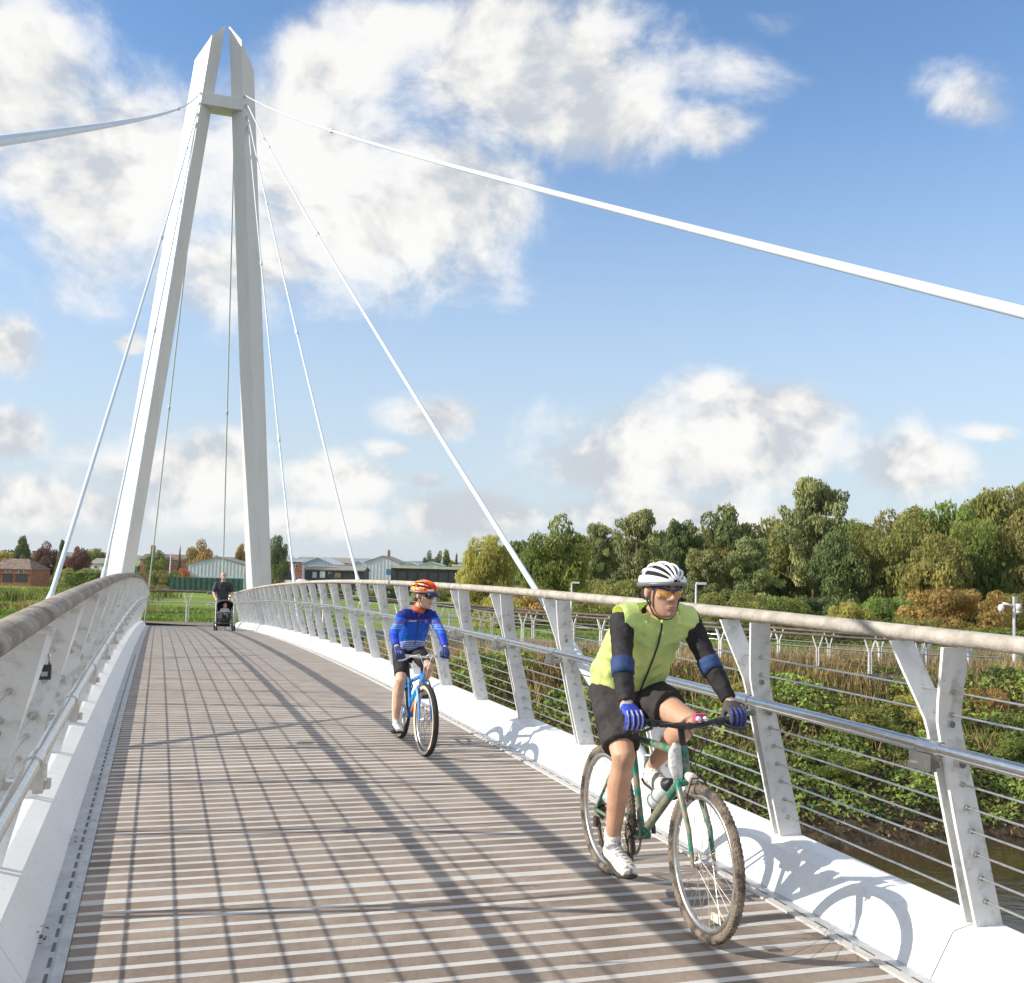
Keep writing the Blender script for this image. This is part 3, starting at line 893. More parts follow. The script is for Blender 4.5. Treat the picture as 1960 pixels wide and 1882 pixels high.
for kind, ns_, leaf in (('round', 3, .034), ('tall', 3, .032), ('pine', 3, .028), ('cone', 2, .035), ('bush', 3, .034)):
    CR[kind] = [crown('crown_' + kind, kind, 100 * len(CR) + i, leaf, 15000 if kind != 'bush' else 9000) for i in range(ns_)]
CRM = {}
def tree(kind, var, x, y, zbase, w, h, lm, label, cat='tree', group=None, trunk=True, low=.18):
    name = {'round': 'broadleaf_tree', 'tall': 'broadleaf_tree', 'pine': 'pine_tree', 'cone': 'conifer_tree', 'bush': 'shrub'}[kind]
    root = empty(name, (x, y, zbase), random.uniform(0, 6.28))
    tag(root, label, cat, group)
    key = (kind, var, lm)
    if key not in CRM:
        me = CR[kind][var].copy(); me.materials.clear(); me.materials.append(LM[lm]); CRM[key] = me
    c = bpy.data.objects.new('crown', CRM[key]); COL.objects.link(c); c.parent = root
    zb = 0 if kind in ('bush',) else h * low * (0 if kind == 'cone' else 1)
    c.location = (0, 0, zb); c.scale = (w / 2, w / 2, h - zb)
    mb = MB()
    if kind == 'bush':
        for k in range(5):
            a = k * 1.26; mb.tube([(0, 0, -.2), (math.cos(a) * w * .12, math.sin(a) * w * .12, h * .3), (math.cos(a) * w * .28, math.sin(a) * w * .28, h * .6)], [.05, .035, .015], 5)
    else:
        r0 = max(.12, h * .018)
        mb.tube([(0, 0, -.4), (.02 * h, 0, h * .35), (-.01 * h, .01 * h, h * .7), (0, 0, h * .93)], [r0, r0 * .75, r0 * .45, r0 * .12], 7)
        for k in range(9):
            a = k * 2.4; z0 = h * (.25 + .065 * k); L = w * .38 * (1 - k * .05)
            mb.tube([(0, 0, z0), (math.cos(a) * L * .5, math.sin(a) * L * .5, z0 + h * .05), (math.cos(a) * L, math.sin(a) * L, z0 + h * .12)], [r0 * .35, r0 * .22, r0 * .08], 5)
    mb.build('trunk' if kind != 'bush' else 'stems', m_pbark if kind == 'pine' else m_bark, root, True)
    return root
def tree_px(kind, var, px, ptop, wpx, Y, lm, label, cat='tree', group=None, low=.18):
    p = at(px, ptop, Y); zb = ground_z(p.x, Y) - .1
    h = p.z - zb; w = wpx / F_PIX * Y
    return tree(kind, var, p.x, Y, zb, w, h, lm, label, cat, group, low=low)
GW_ = 'trees of the wood on the right'
for a in (
 ('round', 0, 935, 1033, 120, 74, 'yellow', 'yellow-green willow at the left end of the wood'),
 ('round', 1, 1062, 1006, 150, 82, 'green', 'broad round green tree right of the yellow willow'),
 ('pine', 0, 1145, 1012, 90, 96, 'pine', 'small pine between the round green tree and the wider pine'),
 ('pine', 1, 1222, 988, 140, 90, 'pine', 'wide pine a little left of the adult cyclist helmet'),
 ('pine', 2, 1300, 1006, 105, 96, 'dark', 'dark narrow pine right of the wide pine'),
 ('round', 2, 1392, 976, 150, 104, 'dark', 'dark round treetop left of the tallest pine'),
 ('pine', 0, 1440, 1040, 130, 84, 'pine', 'lower pine in front of the dark round treetop'),
 ('pine', 1, 1562, 932, 190, 92, 'pine', 'tallest pine of the wood, standing above all others'),
 ('tall', 0, 1600, 1030, 130, 84, 'dark', 'dark leafy tree below the tallest pine'),
 ('pine', 2, 1345, 1060, 110, 86, 'pine', 'short pine directly above the helmet of the adult cyclist'),
 ('round', 1, 1688, 1000, 165, 88, 'olive', 'olive tree just right of the tallest pine'),
 ('tall', 2, 1752, 982, 170, 92, 'olive', 'second tree right of the tallest pine'),
 ('round', 2, 1822, 972, 175, 90, 'green', 'third tree right of the tallest pine'),
 ('tall', 1, 1890, 955, 175, 92, 'olive', 'second tree from the right edge of the wood'),
 ('round', 0, 1962, 938, 190, 92, 'olive', 'tree cut by the right edge of the picture'),
 ('tall', 0, 2050, 925, 150, 96, 'green', 'tree just past the right edge of the wood'),
): tree_px(*a[:7], a[7], 'tree', GW_, low=.06)
ORD = 'first second third fourth fifth sixth seventh eighth ninth tenth eleventh twelfth thirteenth fourteenth fifteenth sixteenth seventeenth eighteenth nineteenth twentieth'.split()
for a in (
 ('round', 2, 1110, 1040, 150, 100, 'olive', 'olive crown filling the gap behind the round green tree'),
 ('round', 0, 1265, 1028, 150, 102, 'green', 'green crown filling the gap between the wide and the narrow pine'),
 ('round', 1, 1350, 1030, 150, 100, 'olive', 'olive crown above the helmet, behind the short pine'),
 ('round', 2, 1480, 1000, 160, 102, 'olive', 'olive crown between the dark treetop and the tallest pine'),
 ('round', 0, 1645, 1012, 170, 100, 'green', 'green crown just behind the dark leafy tree'),
 ('round', 1, 1725, 1010, 170, 84, 'olive', 'olive crown in front of the second tree right of the pine'),
 ('round', 2, 1790, 1030, 150, 80, 'olive', 'lower olive crown above the large brown bush'),
 ('round', 0, 1870, 1005, 160, 82, 'green', 'lower green crown right of the large brown bush'),
 ('round', 1, 1940, 1000, 170, 82, 'olive', 'lower olive crown behind the camera mast'),
): tree_px(*a[:7], a[7], 'tree', GW_, low=.03)
# trees deep in the wood that close its gaps
i = 0
for px in range(1000, 2100, 62):
    top = np.interp(px, [1000, 1250, 1400, 1560, 1700, 1960, 2100], [1050, 1030, 1012, 1002, 1015, 975, 960]) + random.uniform(-8, 14)
    tree_px('tall', i % 3, px + random.uniform(-15, 15), top, 150, 112 + random.uniform(-4, 6), ('dark', 'green', 'olive')[i % 3],
            '%s tree from the left in the back row of the wood' % ORD[i], 'tree', 'back row of the wood', low=.02); i += 1
for a in (
 ('bush', 0, 1010, 1100, 150, 70, 'brown', 'brownish shrub below the yellow willow'),
 ('bush', 1, 1170, 1085, 130, 76, 'olive', 'olive shrub left of the adult cyclist at the edge of the wood'),
 ('bush', 2, 1110, 1120, 150, 66, 'olive', 'low olive shrub above the right handrail by the second cable'),
 ('bush', 0, 1395, 1112, 150, 74, 'olive', 'shrub behind the grey path lamp near the adult cyclist'),
 ('bush', 1, 1480, 1122, 140, 76, 'green', 'green shrub below the lower pine'),
 ('bush', 2, 1560, 1118, 150, 78, 'dark', 'dark shrub below the tallest pine'),
 ('bush', 0, 1630, 1132, 110, 66, 'yellow', 'yellow-green bush right of the dark shrub'),
 ('bush', 1, 1710, 1120, 140, 74, 'green', 'green bush between the yellow bush and the brown bush'),
 ('bush', 2, 1832, 1088, 220, 66, 'brown', 'large orange-brown bush at the edge of the wood'),
 ('bush', 0, 1945, 1110, 150, 70, 'olive', 'olive bush behind the camera mast'),
 ('bush', 1, 1760, 1165, 130, 60, 'olive', 'low olive bush in front of the large brown bush'),
 ('bush', 2, 1480, 1165, 150, 62, 'olive', 'low bush line right of the adult cyclist, nearest the ramp'),
 ('bush', 0, 1250, 1140, 170, 64, 'olive', 'low bush hidden partly by the adult cyclist'),
 ('bush', 1, 960, 1125, 120, 66, 'yellow', 'low yellow bush above the right handrail right of the child'),
 ('bush', 2, 900, 1110, 70, 84, 'brown', 'small brown bush at the far left foot of the wood'),
 ('bush', 0, 1590, 1180, 160, 60, 'olive', 'low bush above the middle of the ramp railing'),
 ('bush', 1, 1380, 1175, 150, 61, 'green', 'low green bush just right of the cyclist shoulder'),
 ('bush', 2, 1900, 1185, 150, 58, 'green', 'low green bush left of the camera mast foot'),
): tree_px(*a[:7], a[7], 'shrub', 'shrubs along the wood', low=0)
# far trees among the houses
for a in (
 ('cone', 0, 44, 1028, 75, 250, 'dark', 'dark evergreen behind the brick boathouse'),
 ('round', 0, 10, 1058, 50, 260, 'yellow', 'pale yellow-green tree at the left edge of the picture'),
 ('round', 1, 95, 1045, 60, 262, 'red', 'dark red tree right of the dark evergreen'),
 ('cone', 1, 121, 1036, 48, 258, 'dark', 'pointed evergreen between the two dark red trees'),
 ('round', 2, 152, 1050, 52, 256, 'red', 'dark red tree beside the pale blue left cable'),
 ('round', 0, 182, 1053, 62, 330, 'green', 'far round tree behind the red roofs'),
 ('bush', 1, 158, 1075, 90, 215, 'olive', 'wide olive bush above the clipped hedge'),
 ('round', 2, 300, 1056, 45, 330, 'green', 'far low tree behind the church tower roofs'),
 ('cone', 0, 345, 1047, 10, 330, 'dark', 'thin pointed cypress among the roofs'),
 ('round', 1, 385, 1042, 66, 285, 'orange', 'round tree turning orange behind the white shed'),
 ('bush', 2, 352, 1074, 30, 262, 'scarlet', 'small scarlet tree left of the white shed'),
 ('bush', 0, 305, 1080, 44, 250, 'olive', 'olive bush in front of the far roofs'),
 ('bush', 0, 332, 1082, 40, 252, 'green', 'green bush by the far lamp post'),
 ('round', 2, 462, 1045, 36, 275, 'orange', 'orange tree half hidden by the right pylon leg'),
 ('round', 0, 533, 1030, 44, 262, 'dark', 'dark round tree just right of the right pylon leg'),
 ('round', 1, 822, 1062, 32, 300, 'dark', 'dark far tree left of its taller neighbour above the low black building'),
 ('round', 2, 850, 1056, 44, 295, 'green', 'rounded green tree above the low black building'),
 ('cone', 1, 874, 1062, 20, 290, 'dark', 'small pointed tree next to the rounded green one'),
 ('bush', 1, 885, 1076, 60, 240, 'brown', 'brown bush at the right end of the low black building'),
 ('bush', 2, 640, 1108, 80, 150, 'dark', 'dark hedge bush in front of the industrial sheds'),
 ('bush', 0, 730, 1110, 90, 150, 'dark', 'dark hedge bush below the big pale gable'),
 ('bush', 1, 830, 1112, 90, 145, 'olive', 'olive hedge bush below the low black building'),
 ('bush', 2, 560, 1112, 60, 152, 'green', 'green hedge bush below the white mixer truck'),
 ('bush', 0, 300, 1112, 60, 120, 'olive', 'low rough bush left of the green screen fence'),
): tree_px(*a[:7], a[7], 'tree' if a[0] != 'bush' else 'shrub', 'far trees among the buildings', low=.1)

# undergrowth on the river bank, dry grass above it, crop rows on the field
def scatter(n, x0, x1, t0, t1, seed):
    g = np.random.default_rng(seed)
    s_ = g.uniform(x0, x1, n); t_ = g.uniform(t0, t1, n)
    return g, s_, t_
def mounds(s_, t_, seed, k=60, x0=-14, x1=30, hmax=.9):
    g = np.random.default_rng(seed); h = np.zeros(len(s_))
    for _ in range(k):
        c0, c1, r_, a = g.uniform(x0, x1), g.uniform(.5, 9.5), g.uniform(.6, 1.7), g.uniform(.3, hmax)
        d2 = ((s_ - c0) ** 2 + (t_ - c1) ** 2) / r_ ** 2
        h = np.maximum(h, a * np.sqrt(np.clip(1 - d2, 0, 1)))
    return h
def stuff_leaves(name, n, s0, s1, t0, t1, seed, leaf, m, up=.9, mound=True, hmax=.9, label=None):
    g, s_, t_ = scatter(n, s0, s1, t0, t1, seed)
    P = np.array([WL0.x, WL0.y])[None] + s_[:, None] * np.array([wdir.x, wdir.y]) + t_[:, None] * np.array([wn.x, wn.y])
    z = np.array([ground_z(x, y) for x, y in P])
    h = mounds(s_, t_, seed + 5, x0=s0, x1=s1, hmax=hmax, k=int((s1 - s0) * 1.6)) if mound else np.zeros(n)
    zz = z + h * g.uniform(.55, 1.05, n) + g.uniform(0, .18, n)
    pts = np.c_[P, zz]
    nr = np.tile(np.array([0, -.5, up]), (n, 1))
    me = leaf_mesh(name, pts, nr, np.full(n, leaf), m, .6, seed, .8)
    o = bpy.data.objects.new(name, me); COL.objects.link(o); tag(o, label, kind='stuff'); return o
lm_ivy = mat('bank_leaf', (.085, .15, .03), .6, col2=(.24, .32, .065), scale=1.1, var=.25, lo=.38, hi=.62, transl=.2, spec=.3, spots=((.24, .20, .04), 2.3, .56, .7, .7), detail=6)
lm_dry = mat('bank_dry_leaf', (.26, .19, .08), .8, col2=(.20, .20, .06), scale=.9, var=.3, lo=.4, hi=.6, transl=.2, spec=.1)
stuff_leaves('bank_undergrowth', 46000, -16, 26, .6, 9.2, 3, .085, lm_ivy, hmax=1.0, label='ivy and bramble covering the river bank')
stuff_leaves('bank_dead_leaves', 12000, -16, 26, .1, 9.5, 8, .07, lm_dry, hmax=.7, label='brown dead stalks and leaves on the bank')
def blades(name, n, s0, s1, t0, t1, seed, hgt, m, width=.02, lean=.35, label=None, clump=1.2):
    g, s_, t_ = scatter(n, s0, s1, t0, t1, seed)
    c = g.uniform(0, 1, (max(4, n // 60), 2)) * np.array([s1 - s0, t1 - t0]) + np.array([s0, t0])
    pick = g.integers(0, len(c), n); mix = g.uniform(0, 1, n) < .65
    s_ = np.where(mix, c[pick, 0] + g.normal(0, clump * .4, n), s_); t_ = np.where(mix, c[pick, 1] + g.normal(0, clump * .4, n), t_)
    P = np.array([WL0.x, WL0.y])[None] + s_[:, None] * np.array([wdir.x, wdir.y]) + t_[:, None] * np.array([wn.x, wn.y])
    z = np.array([ground_z(x, y) for x, y in P]) - .03
    h = hgt * g.uniform(.45, 1.2, n)
    a = g.uniform(0, 6.28, n); l = np.c_[np.cos(a), np.sin(a), np.zeros(n)] * (h * lean * g.uniform(.2, 1.2, n))[:, None]
    w = np.c_[-np.sin(a + .7), np.cos(a + .7), np.zeros(n)] * width
    base = np.c_[P, z]; up = np.c_[np.zeros(n), np.zeros(n), h]
    v = np.empty((n, 5, 3))
    v[:, 0] = base - w; v[:, 1] = base + w; v[:, 2] = base + up * .6 + l * .4 + w * .8; v[:, 3] = base + up + l; v[:, 4] = base + up * .6 + l * .4 - w * .8
    me = bpy.data.meshes.new(name)
    me.vertices.add(n * 5); me.vertices.foreach_set('co', v.reshape(-1))
    me.loops.add(n * 5); me.loops.foreach_set('vertex_index', np.arange(n * 5))
    me.polygons.add(n); me.polygons.foreach_set('loop_start', np.arange(n) * 5); me.polygons.foreach_set('loop_total', np.full(n, 5))
    me.update(calc_edges=True); me.materials.append(m)
    o = bpy.data.objects.new(name, me); COL.objects.link(o); tag(o, label, kind='stuff'); return o
m_straw = mat('dry_grass', (.36, .27, .14), .85, col2=(.48, .39, .23), scale=.5, var=.25, transl=.3, spec=.1)
m_rust = mat('rusty_weeds', (.30, .21, .095), .85, col2=(.38, .29, .13), scale=.7, var=.25, transl=.25, spec=.1)
m_gr = mat('green_grass', (.10, .16, .03), .8, col2=(.20, .27, .06), scale=.3, var=.25, transl=.3, spec=.15)
blades('dry_bank_grass', 30000, -12, 28, 8.5, 17, 21, .75, m_straw, .016, label='tall straw-coloured grass along the bank top')
blades('rusty_weeds', 9000, -12, 28, 6.8, 11.0, 22, .8, m_rust, .022, .25, label='rust brown weeds at the bank edge')
blades('green_meadow_grass', 26000, -26, 34, 9, 34, 23, .28, m_gr, .028, .6, label='green grass growing on the meadow')
blades('field_crop', 34000, -62, -12, 19, 60, 24, .34, mat('crop_leaf', (.13, .22, .03), .7, col2=(.21, .31, .06), scale=.35, var=.2, transl=.35, spec=.2), .06, .8, label='bright green crop leaves on the field beyond the bridge')
blades('left_meadow_grass', 16000, -60, -22, 6, 26, 25, .30, m_gr, .03, .6, label='meadow grass left of the bridge')

# brambles climbing among the leaves, and bushes that break up the bank
blades('bank_stalks', 4500, -14, 26, 3.0, 9.0, 31, .9, m_rust, .010, .5, label='dead stalks standing in the bank undergrowth')
CN = {'green': 'green', 'olive': 'olive', 'yellow': 'yellowish', 'brown': 'brown'}
for k, (ss, tt, ww, hh_, lm_) in enumerate(((-3.0, 4.0, 2.6, 1.4, 'green'), (.5, 5.8, 2.4, 1.4, 'yellow'), (2.2, 2.6, 2.2, 1.1, 'green'), (4.0, 4.6, 2.6, 1.4, 'olive'), (5.8, 2.4, 2.2, 1.1, 'green'), (7.4, 5.6, 2.6, 1.4, 'yellow'),
        (9.0, 3.2, 2.6, 1.3, 'green'), (10.4, 6.6, 2.2, 1.1, 'brown'), (11.6, 4.2, 2.8, 1.4, 'green'), (13.2, 2.2, 2.2, 1.0, 'olive'), (14.6, 5.2, 2.8, 1.5, 'yellow'), (16.2, 3.2, 2.6, 1.2, 'green'), (18.0, 6.0, 2.6, 1.4, 'olive'))):
    q_ = WL0 + wdir * ss + wn * tt
    tree('bush', k % 3, q_.x, q_.y, ground_z(q_.x, q_.y) - .15, ww, hh_, lm_, '%s bush from the left on the river bank, %s leaves' % (ORD[k], CN[lm_]), 'shrub', 'bushes on the river bank')
blades('rough_verge', 8000, -85, -28, 66, 105, 33, 1.1, mat('rough_green', (.14, .19, .04), .85, col2=(.24, .27, .07), scale=.3, var=.25, transl=.3), .05, .5, label='rough uncut weeds across the left meadow')

blades('brown_meadow_strip', 2500, -62, -24, 46, 54, 35, .7, m_rust, .03, .5, label='brown tufts in the meadow left of the bridge')
# ================================================================== bicycles
def place(u, d, lean=0.):
    o = B(u, d, 0)
    return o
m_tyre_mud = mat('muddy_tyre', (.065, .057, .05), .9, col2=(.22, .175, .13), scale=14, var=.15, lo=.38, hi=.58, bump=.8, bscale=120)
m_tyre = mat('black_tyre', (.035, .033, .032), .85, scale=14, var=.2, bump=.6, bscale=120)
m_cream = mat('tan_sidewall', (.66, .55, .40), .7, scale=10, var=.08)
m_rim = mat('alloy_rim', (.55, .54, .52), .35, .9, scale=12, spots=((.35, .27, .18), 9, .5, .7, .6))
m_spoke = mat('spoke_steel', (.55, .48, .40), .4, .8)
m_spoke_dark = mat('dark_spoke', (.12, .12, .12), .4, .6)
m_alloy = mat('alloy', (.62, .62, .62), .3, .95, scale=20)
m_chain = mat('oily_chain', (.09, .075, .06), .55, .6, scale=40, var=.3)
m_greenf = mat('muddy_green_frame', (.0, .13, .085), .35, col2=(.0, .20, .13), scale=9, var=.1, spots=((.27, .22, .155), 14, .43, .58, .95))
m_bluef = mat('blue_frame', (.02, .17, .55), .3, col2=(.03, .25, .68), scale=6)
m_saddle = mat('black_saddle', (.03, .03, .032), .5, scale=12)
m_grip = mat('rubber_grip', (.02, .02, .022), .8)
m_silver = mat('silver_paint', (.62, .63, .64), .3, .7)

def build_wheel(root, c, Rw, tw, tyre_m, wall_m, spoke_m, nsp, steer=0., name='wheel'):
    """rim is the part; tyre, hub and every spoke hang from it"""
    rim_r = Rw - tw * 1.02
    prof = [(rim_r - .018, -.010), (rim_r - .020, 0), (rim_r - .018, .010), (rim_r + .003, .013), (rim_r + .003, -.013)]
    rim = MB().lathe(prof, (0, 0, 0), 'Y', 48, True).build(name, m_rim, root, True)
    rim.location = c; rim.rotation_euler = (0, 0, steer)
    tp = []
    for k in range(12):
        a = 2 * math.pi * k / 12
        tp.append((Rw - tw / 2 + tw / 2 * math.cos(a), tw / 2 * 1.02 * math.sin(a)))
    ty = MB().lathe(tp, (0, 0, 0), 'Y', 64, True)
    nk = 84                                    # tread blocks
    for k in range(nk):
        for (yy, sh) in ((-tw * .30, .5), (0, 0), (tw * .30, .5)):
            a = 2 * math.pi * (k + sh) / nk
            rr = Rw - (.003 if yy == 0 else .0075)
            M_ = Matrix.Rotation(-a, 3, 'Y')
            ty.box(M_ @ Vector((rr, yy, 0)), (.007, tw * .20, .010), M=M_)
    tyo = ty.build('tyre', tyre_m, rim, True, fix=False)
    smooth_angle(tyo, 40)
    if wall_m is not None:
        for sy in (-1, 1):
            MB().lathe([(Rw - tw * .92, sy * tw * .40), (Rw - tw * .62, sy * tw * .545), (Rw - tw * .30, sy * tw * .525)], (0, 0, 0), 'Y', 56).build('sidewall', wall_m, rim, True)
    MB().lathe([(.0, -.05), (.011, -.05), (.011, -.032), (.028, -.030), (.028, -.026), (.014, -.022), (.014, .022), (.028, .026), (.028, .030), (.011, .032), (.011, .05), (0, .05)], (0, 0, 0), 'Y', 20).build('hub', m_alloy, rim, True)
    for k in range(nsp):
        a = 2 * math.pi * k / nsp; sy = .028 if k % 2 else -.028
        b_ = a + (.38 if (k // 2) % 2 else -.38)
        p0 = Vector((.025 * math.cos(b_ * 1.0 + (1.2 if (k // 2) % 2 else -1.2)), sy, .025 * math.sin(b_ + (1.2 if (k // 2) % 2 else -1.2))))
        p1 = Vector(((rim_r - .01) * math.cos(a), 0, (rim_r - .01) * math.sin(a)))
        MB().tube([p0, p1], .0014, 4, cap=False).build('spoke', spoke_m, rim)
    return rim

def bicycle(origin, P, label):
    """local frame: x forward, y to the rider's left, z up, bottom bracket over the origin"""
    root = empty('bicycle', origin, TH - math.pi / 2)
    tag(root, label, 'bicycle')
    Rw, tw, fx, rx, bbz = P['R'], P['tw'], P['fx'], P['rx'], P['bbz']
    build_wheel(root, (fx, 0, Rw), Rw, tw, P['tyre'], P['wall'], P['spoke'], P['nsp'], P.get('steer', 0), 'front_wheel')
    build_wheel(root, (rx, 0, Rw), Rw, tw, P['tyre'], P['wall'], P['spoke'], P['nsp'], 0, 'rear_wheel')
    V = Vector
    bb, ht, hb, stt = V((0, 0, bbz)), V(P['ht']), V(P['hb']), V(P['st'])
    fm = P['frame_m']
    fr = MB()
    fr.tube([stt, ht + (hb - ht) * .18], P['top_r'], 12)
    fr.tube([bb, hb + (ht - hb) * .15], P['down_r'], 12)
    fr.tube([bb, stt + (stt - bb).normalized() * .04], .0165, 12)
    fr.tube([ht + (ht - hb).normalized() * .012, hb - (ht - hb).normalized() * .012], .021, 14)
    fr.tube([bb - V((0, .036, 0)), bb + V((0, .036, 0))], .024, 14)
    for sy in (-1, 1):
        ax = V((rx, sy * .062, Rw))
        fr.tube([bb + V((-.02, sy * .022, .0)), V((rx * .45, sy * .045, (bbz + Rw) / 2)), ax], [.011, .010, .009], 8)
        fr.tube([stt + V((-.01, sy * .016, -.03)), (stt + ax) / 2 + V((0, sy * .016, 0)), ax], [.009, .008, .008], 8)
        fr.box(ax, (.03, .006, .04))
    fr.tube([V((rx * .42, -.05, bbz + .14 * (Rw / .33))), V((rx * .42, .05, bbz + .14 * (Rw / .33)))], .007, 6)
    smooth_angle(fr.build('frame', fm, root), 50)
    # fork
    fk = MB()
    crown_c = hb + (hb - ht).normalized() * .022
    for sy in (-1, 1):
        a0 = crown_c + V((0, sy * .048, -.005))
        a1 = V((fx - .045, sy * .052, Rw + .13)); a2 = V((fx - .008, sy * .052, Rw))
        fk.tube([a0 + V((0, -sy * .02, .012)), a0, a0.lerp(a1, .5), a1, a2], [.016, .0155, .0145, .012, .009], 10)
        fk.box(a2, (.022, .008, .03))
    fk.tube([crown_c + V((0, -.05, 0)), crown_c + V((0, .05, 0))], .017, 10)
    smooth_angle(fk.build('fork', P['fork_m'], root), 50)
    # stem and handlebar
    bar = V(P['bar'])
    smooth_angle(MB().tube([ht + V((0, 0, .005)), ht + (ht - hb).normalized() * (bar.z - ht.z) * .85, bar], [.015, .016, .017], 12).build('stem', P['stem_m'], root), 50)
    HBW = P['bw']
    pts = [(bar.x - .05, -HBW, bar.z + P['rise']), (bar.x - .035, -HBW * .55, bar.z + P['rise'] * .9), (bar.x - .005, -HBW * .2, bar.z), (bar.x, 0, bar.z), (bar.x - .005, HBW * .2, bar.z), (bar.x - .035, HBW * .55, bar.z + P['rise'] * .9), (bar.x - .05, HBW, bar.z + P['rise'])]
    smooth_angle(MB().tube(pts, .0125, 10).build('handlebar', P['bar_m'], root), 50)
    for sy in (-1, 1):
        gx, gz = bar.x - .05, bar.z + P['rise']
        MB().tube([(gx + .012, sy * HBW * .68, gz - .002), (gx, sy * HBW, gz)], .017, 10).build('grip', m_grip, root, True)
        MB().tube([(gx - .03, sy * HBW * .98, gz), (gx + .06, sy * (HBW + .02), gz + .02), (gx + .10, sy * (HBW + .015), gz + .03)] if P.get('barend') else [(gx + .01, sy * HBW * .66, gz), (gx + .012, sy * HBW * .64, gz)], .011, 8).build('bar_end', m_grip, root, True)
        lv = MB().tube([(gx + .012, sy * HBW * .60, gz - .005), (gx + .05, sy * HBW * .64, gz - .022), (gx + .062, sy * HBW * .80, gz - .035), (gx + .058, sy * HBW * .97, gz - .04)], [.009, .008, .0065, .006], 8)
        lv.box((gx + .022, sy * HBW * .58, gz - .008), (.035, .035, .026))
        smooth_angle(lv.build('brake_lever', P['lever_m'], root), 50)
        cab = MB().tube([(gx + .03, sy * HBW * .56, gz - .01), (bar.x + .09, sy * HBW * .25, bar.z + .03), (bar.x + .10, sy * .02, bar.z - .06), (hb.x + .05, sy * .012, hb.z + .06)], .0028, 6)
        cab.build('brake_cable', P['cable_m'], root, True)
    # saddle
    sdl = V(P['saddle'])
    MB().tube([stt + (stt - bb).normalized() * .02, sdl - V((0, 0, .03))], .0135, 10).build('seat_post', P['post_m'], root, True)
    sm = MB().tube([sdl + V((-.13, 0, .0)), sdl + V((-.10, 0, .012)), sdl + V((-.02, 0, .006)), sdl + V((.07, 0, .004)), sdl + V((.135, 0, -.006))], [(.055, .02), (.070, .024), (.045, .026), (.024, .022), (.012, .012)], 14, ref=(0, 1, 0))
    smooth_angle(sm.build('saddle', m_saddle, root), 60)
    # drivetrain on the rider's right
    cy_ = -.05
    ch = MB().lathe([(P['ring'] - .012, -.002), (P['ring'], -.002), (P['ring'], .002), (P['ring'] - .012, .002)], bb + V((0, cy_, 0)), 'Y', 40, True)
    for k in range(40):
        a = 2 * math.pi * k / 40; ch.box(bb + V((math.cos(a) * (P['ring'] + .003), cy_, math.sin(a) * (P['ring'] + .003))), (.006, .003, .006))
    for k in range(5):
        a = 2 * math.pi * k / 5; ch.tube([bb + V((0, cy_, 0)), bb + V((math.cos(a) * P['ring'] * .95, cy_, math.sin(a) * P['ring'] * .95))], .008, 5)
    ch.build('chainring', P['crank_m'], root)
    cs = MB()
    for k, r_ in enumerate((.052, .046, .040, .034, .028, .022)): cs.lathe([(.012, 0), (r_, 0), (r_, .002), (.012, .002)], (rx, -.030 - k * .0045, Rw), 'Y', 28, True)
    cs.build('cassette', m_chain, root)
    dr = MB().box((rx + .01, -.062, Rw - .06), (.035, .022, .05)).tube([(rx + .01, -.055, Rw - .05), (rx + .05, -.05, Rw - .15)], .011, 6)
    dr.lathe([(.0, -.004), (.024, -.004), (.024, .004), (0, .004)], (rx + .05, -.05, Rw - .155), 'Y', 16)
    dr.lathe([(.0, -.004), (.022, -.004), (.022, .004), (0, .004)], (rx + .015, -.05, Rw - .075), 'Y', 16)
    dr.build('rear_derailleur', m_chain, root)
    c1 = MB().tube([(0, cy_, bbz + P['ring']), (rx, -.045, Rw + .04)], .004, 5).tube([(0, cy_, bbz - P['ring']), (rx + .05, -.05, Rw - .178)], .004, 5).tube([(rx + .05, -.05, Rw - .13), (rx, -.045, Rw - .04)], .004, 5)
    c1.build('chain', m_chain, root)
    ca, L = P['crank_ang'], P['crank']
    for sy, an in ((-1, ca), (1, ca + math.pi)):
        e = bb + V((math.cos(an) * L, sy * .075, math.sin(an) * L))
        MB().tube([bb + V((0, sy * .062, 0)), e], [(.013, .008), (.010, .007)], 8).build('crank_arm', P['crank_m'], root, True)
        pd = MB().box(e + V((0, sy * .055, 0)), (.09, .075, .018)); pd.tube([e, e + V((0, sy * .10, 0))], .006, 6)
        pd.build('pedal', P['pedal_m'], root)
    # brakes
    for (ax, by, bz) in ((fx - .075, 0, 2 * Rw - .03), (rx + .19, 0, 2 * Rw - .09)):
        bk = MB()
        for sy in (-1, 1):
            bk.tube([(ax, sy * .045, bz - .05), (ax + .012, sy * .052, bz - .01), (ax + .008, sy * .03, bz + .05)], .0065, 6)
            bk.box((ax, sy * .030, bz - .035), (.05, .014, .014))
        bk.tube([(ax + .008, -.03, bz + .05), (ax + .008, .03, bz + .05)], .003, 5)
        bk.build('rim_brake', m_chain, root)
    return root

PA = dict(R=.325, tw=.042, fx=.60, rx=-.42, bbz=.297, ht=(.40, 0, .775), hb=(.435, 0, .655), st=(-.135, 0, .745), top_r=.0175, down_r=.021,
          bar=(.455, 0, .885), bw=.295, rise=.018, saddle=(-.225, 0, .872), ring=.088, crank=.17, crank_ang=-1.28, tyre=m_tyre_mud, wall=None, spoke=m_spoke, nsp=32,
          frame_m=m_greenf, fork_m=m_greenf, stem_m=m_black, bar_m=m_black, lever_m=m_black, cable_m=m_black, post_m=m_alloy, crank_m=m_chain, pedal_m=m_black, barend=False, steer=-.03)
AU, AD = 2.40, 4.203 + .60 / S
bike_a = bicycle(B(AU, AD, 0), PA, 'muddy green mountain bike ridden by the adult in the yellow vest')
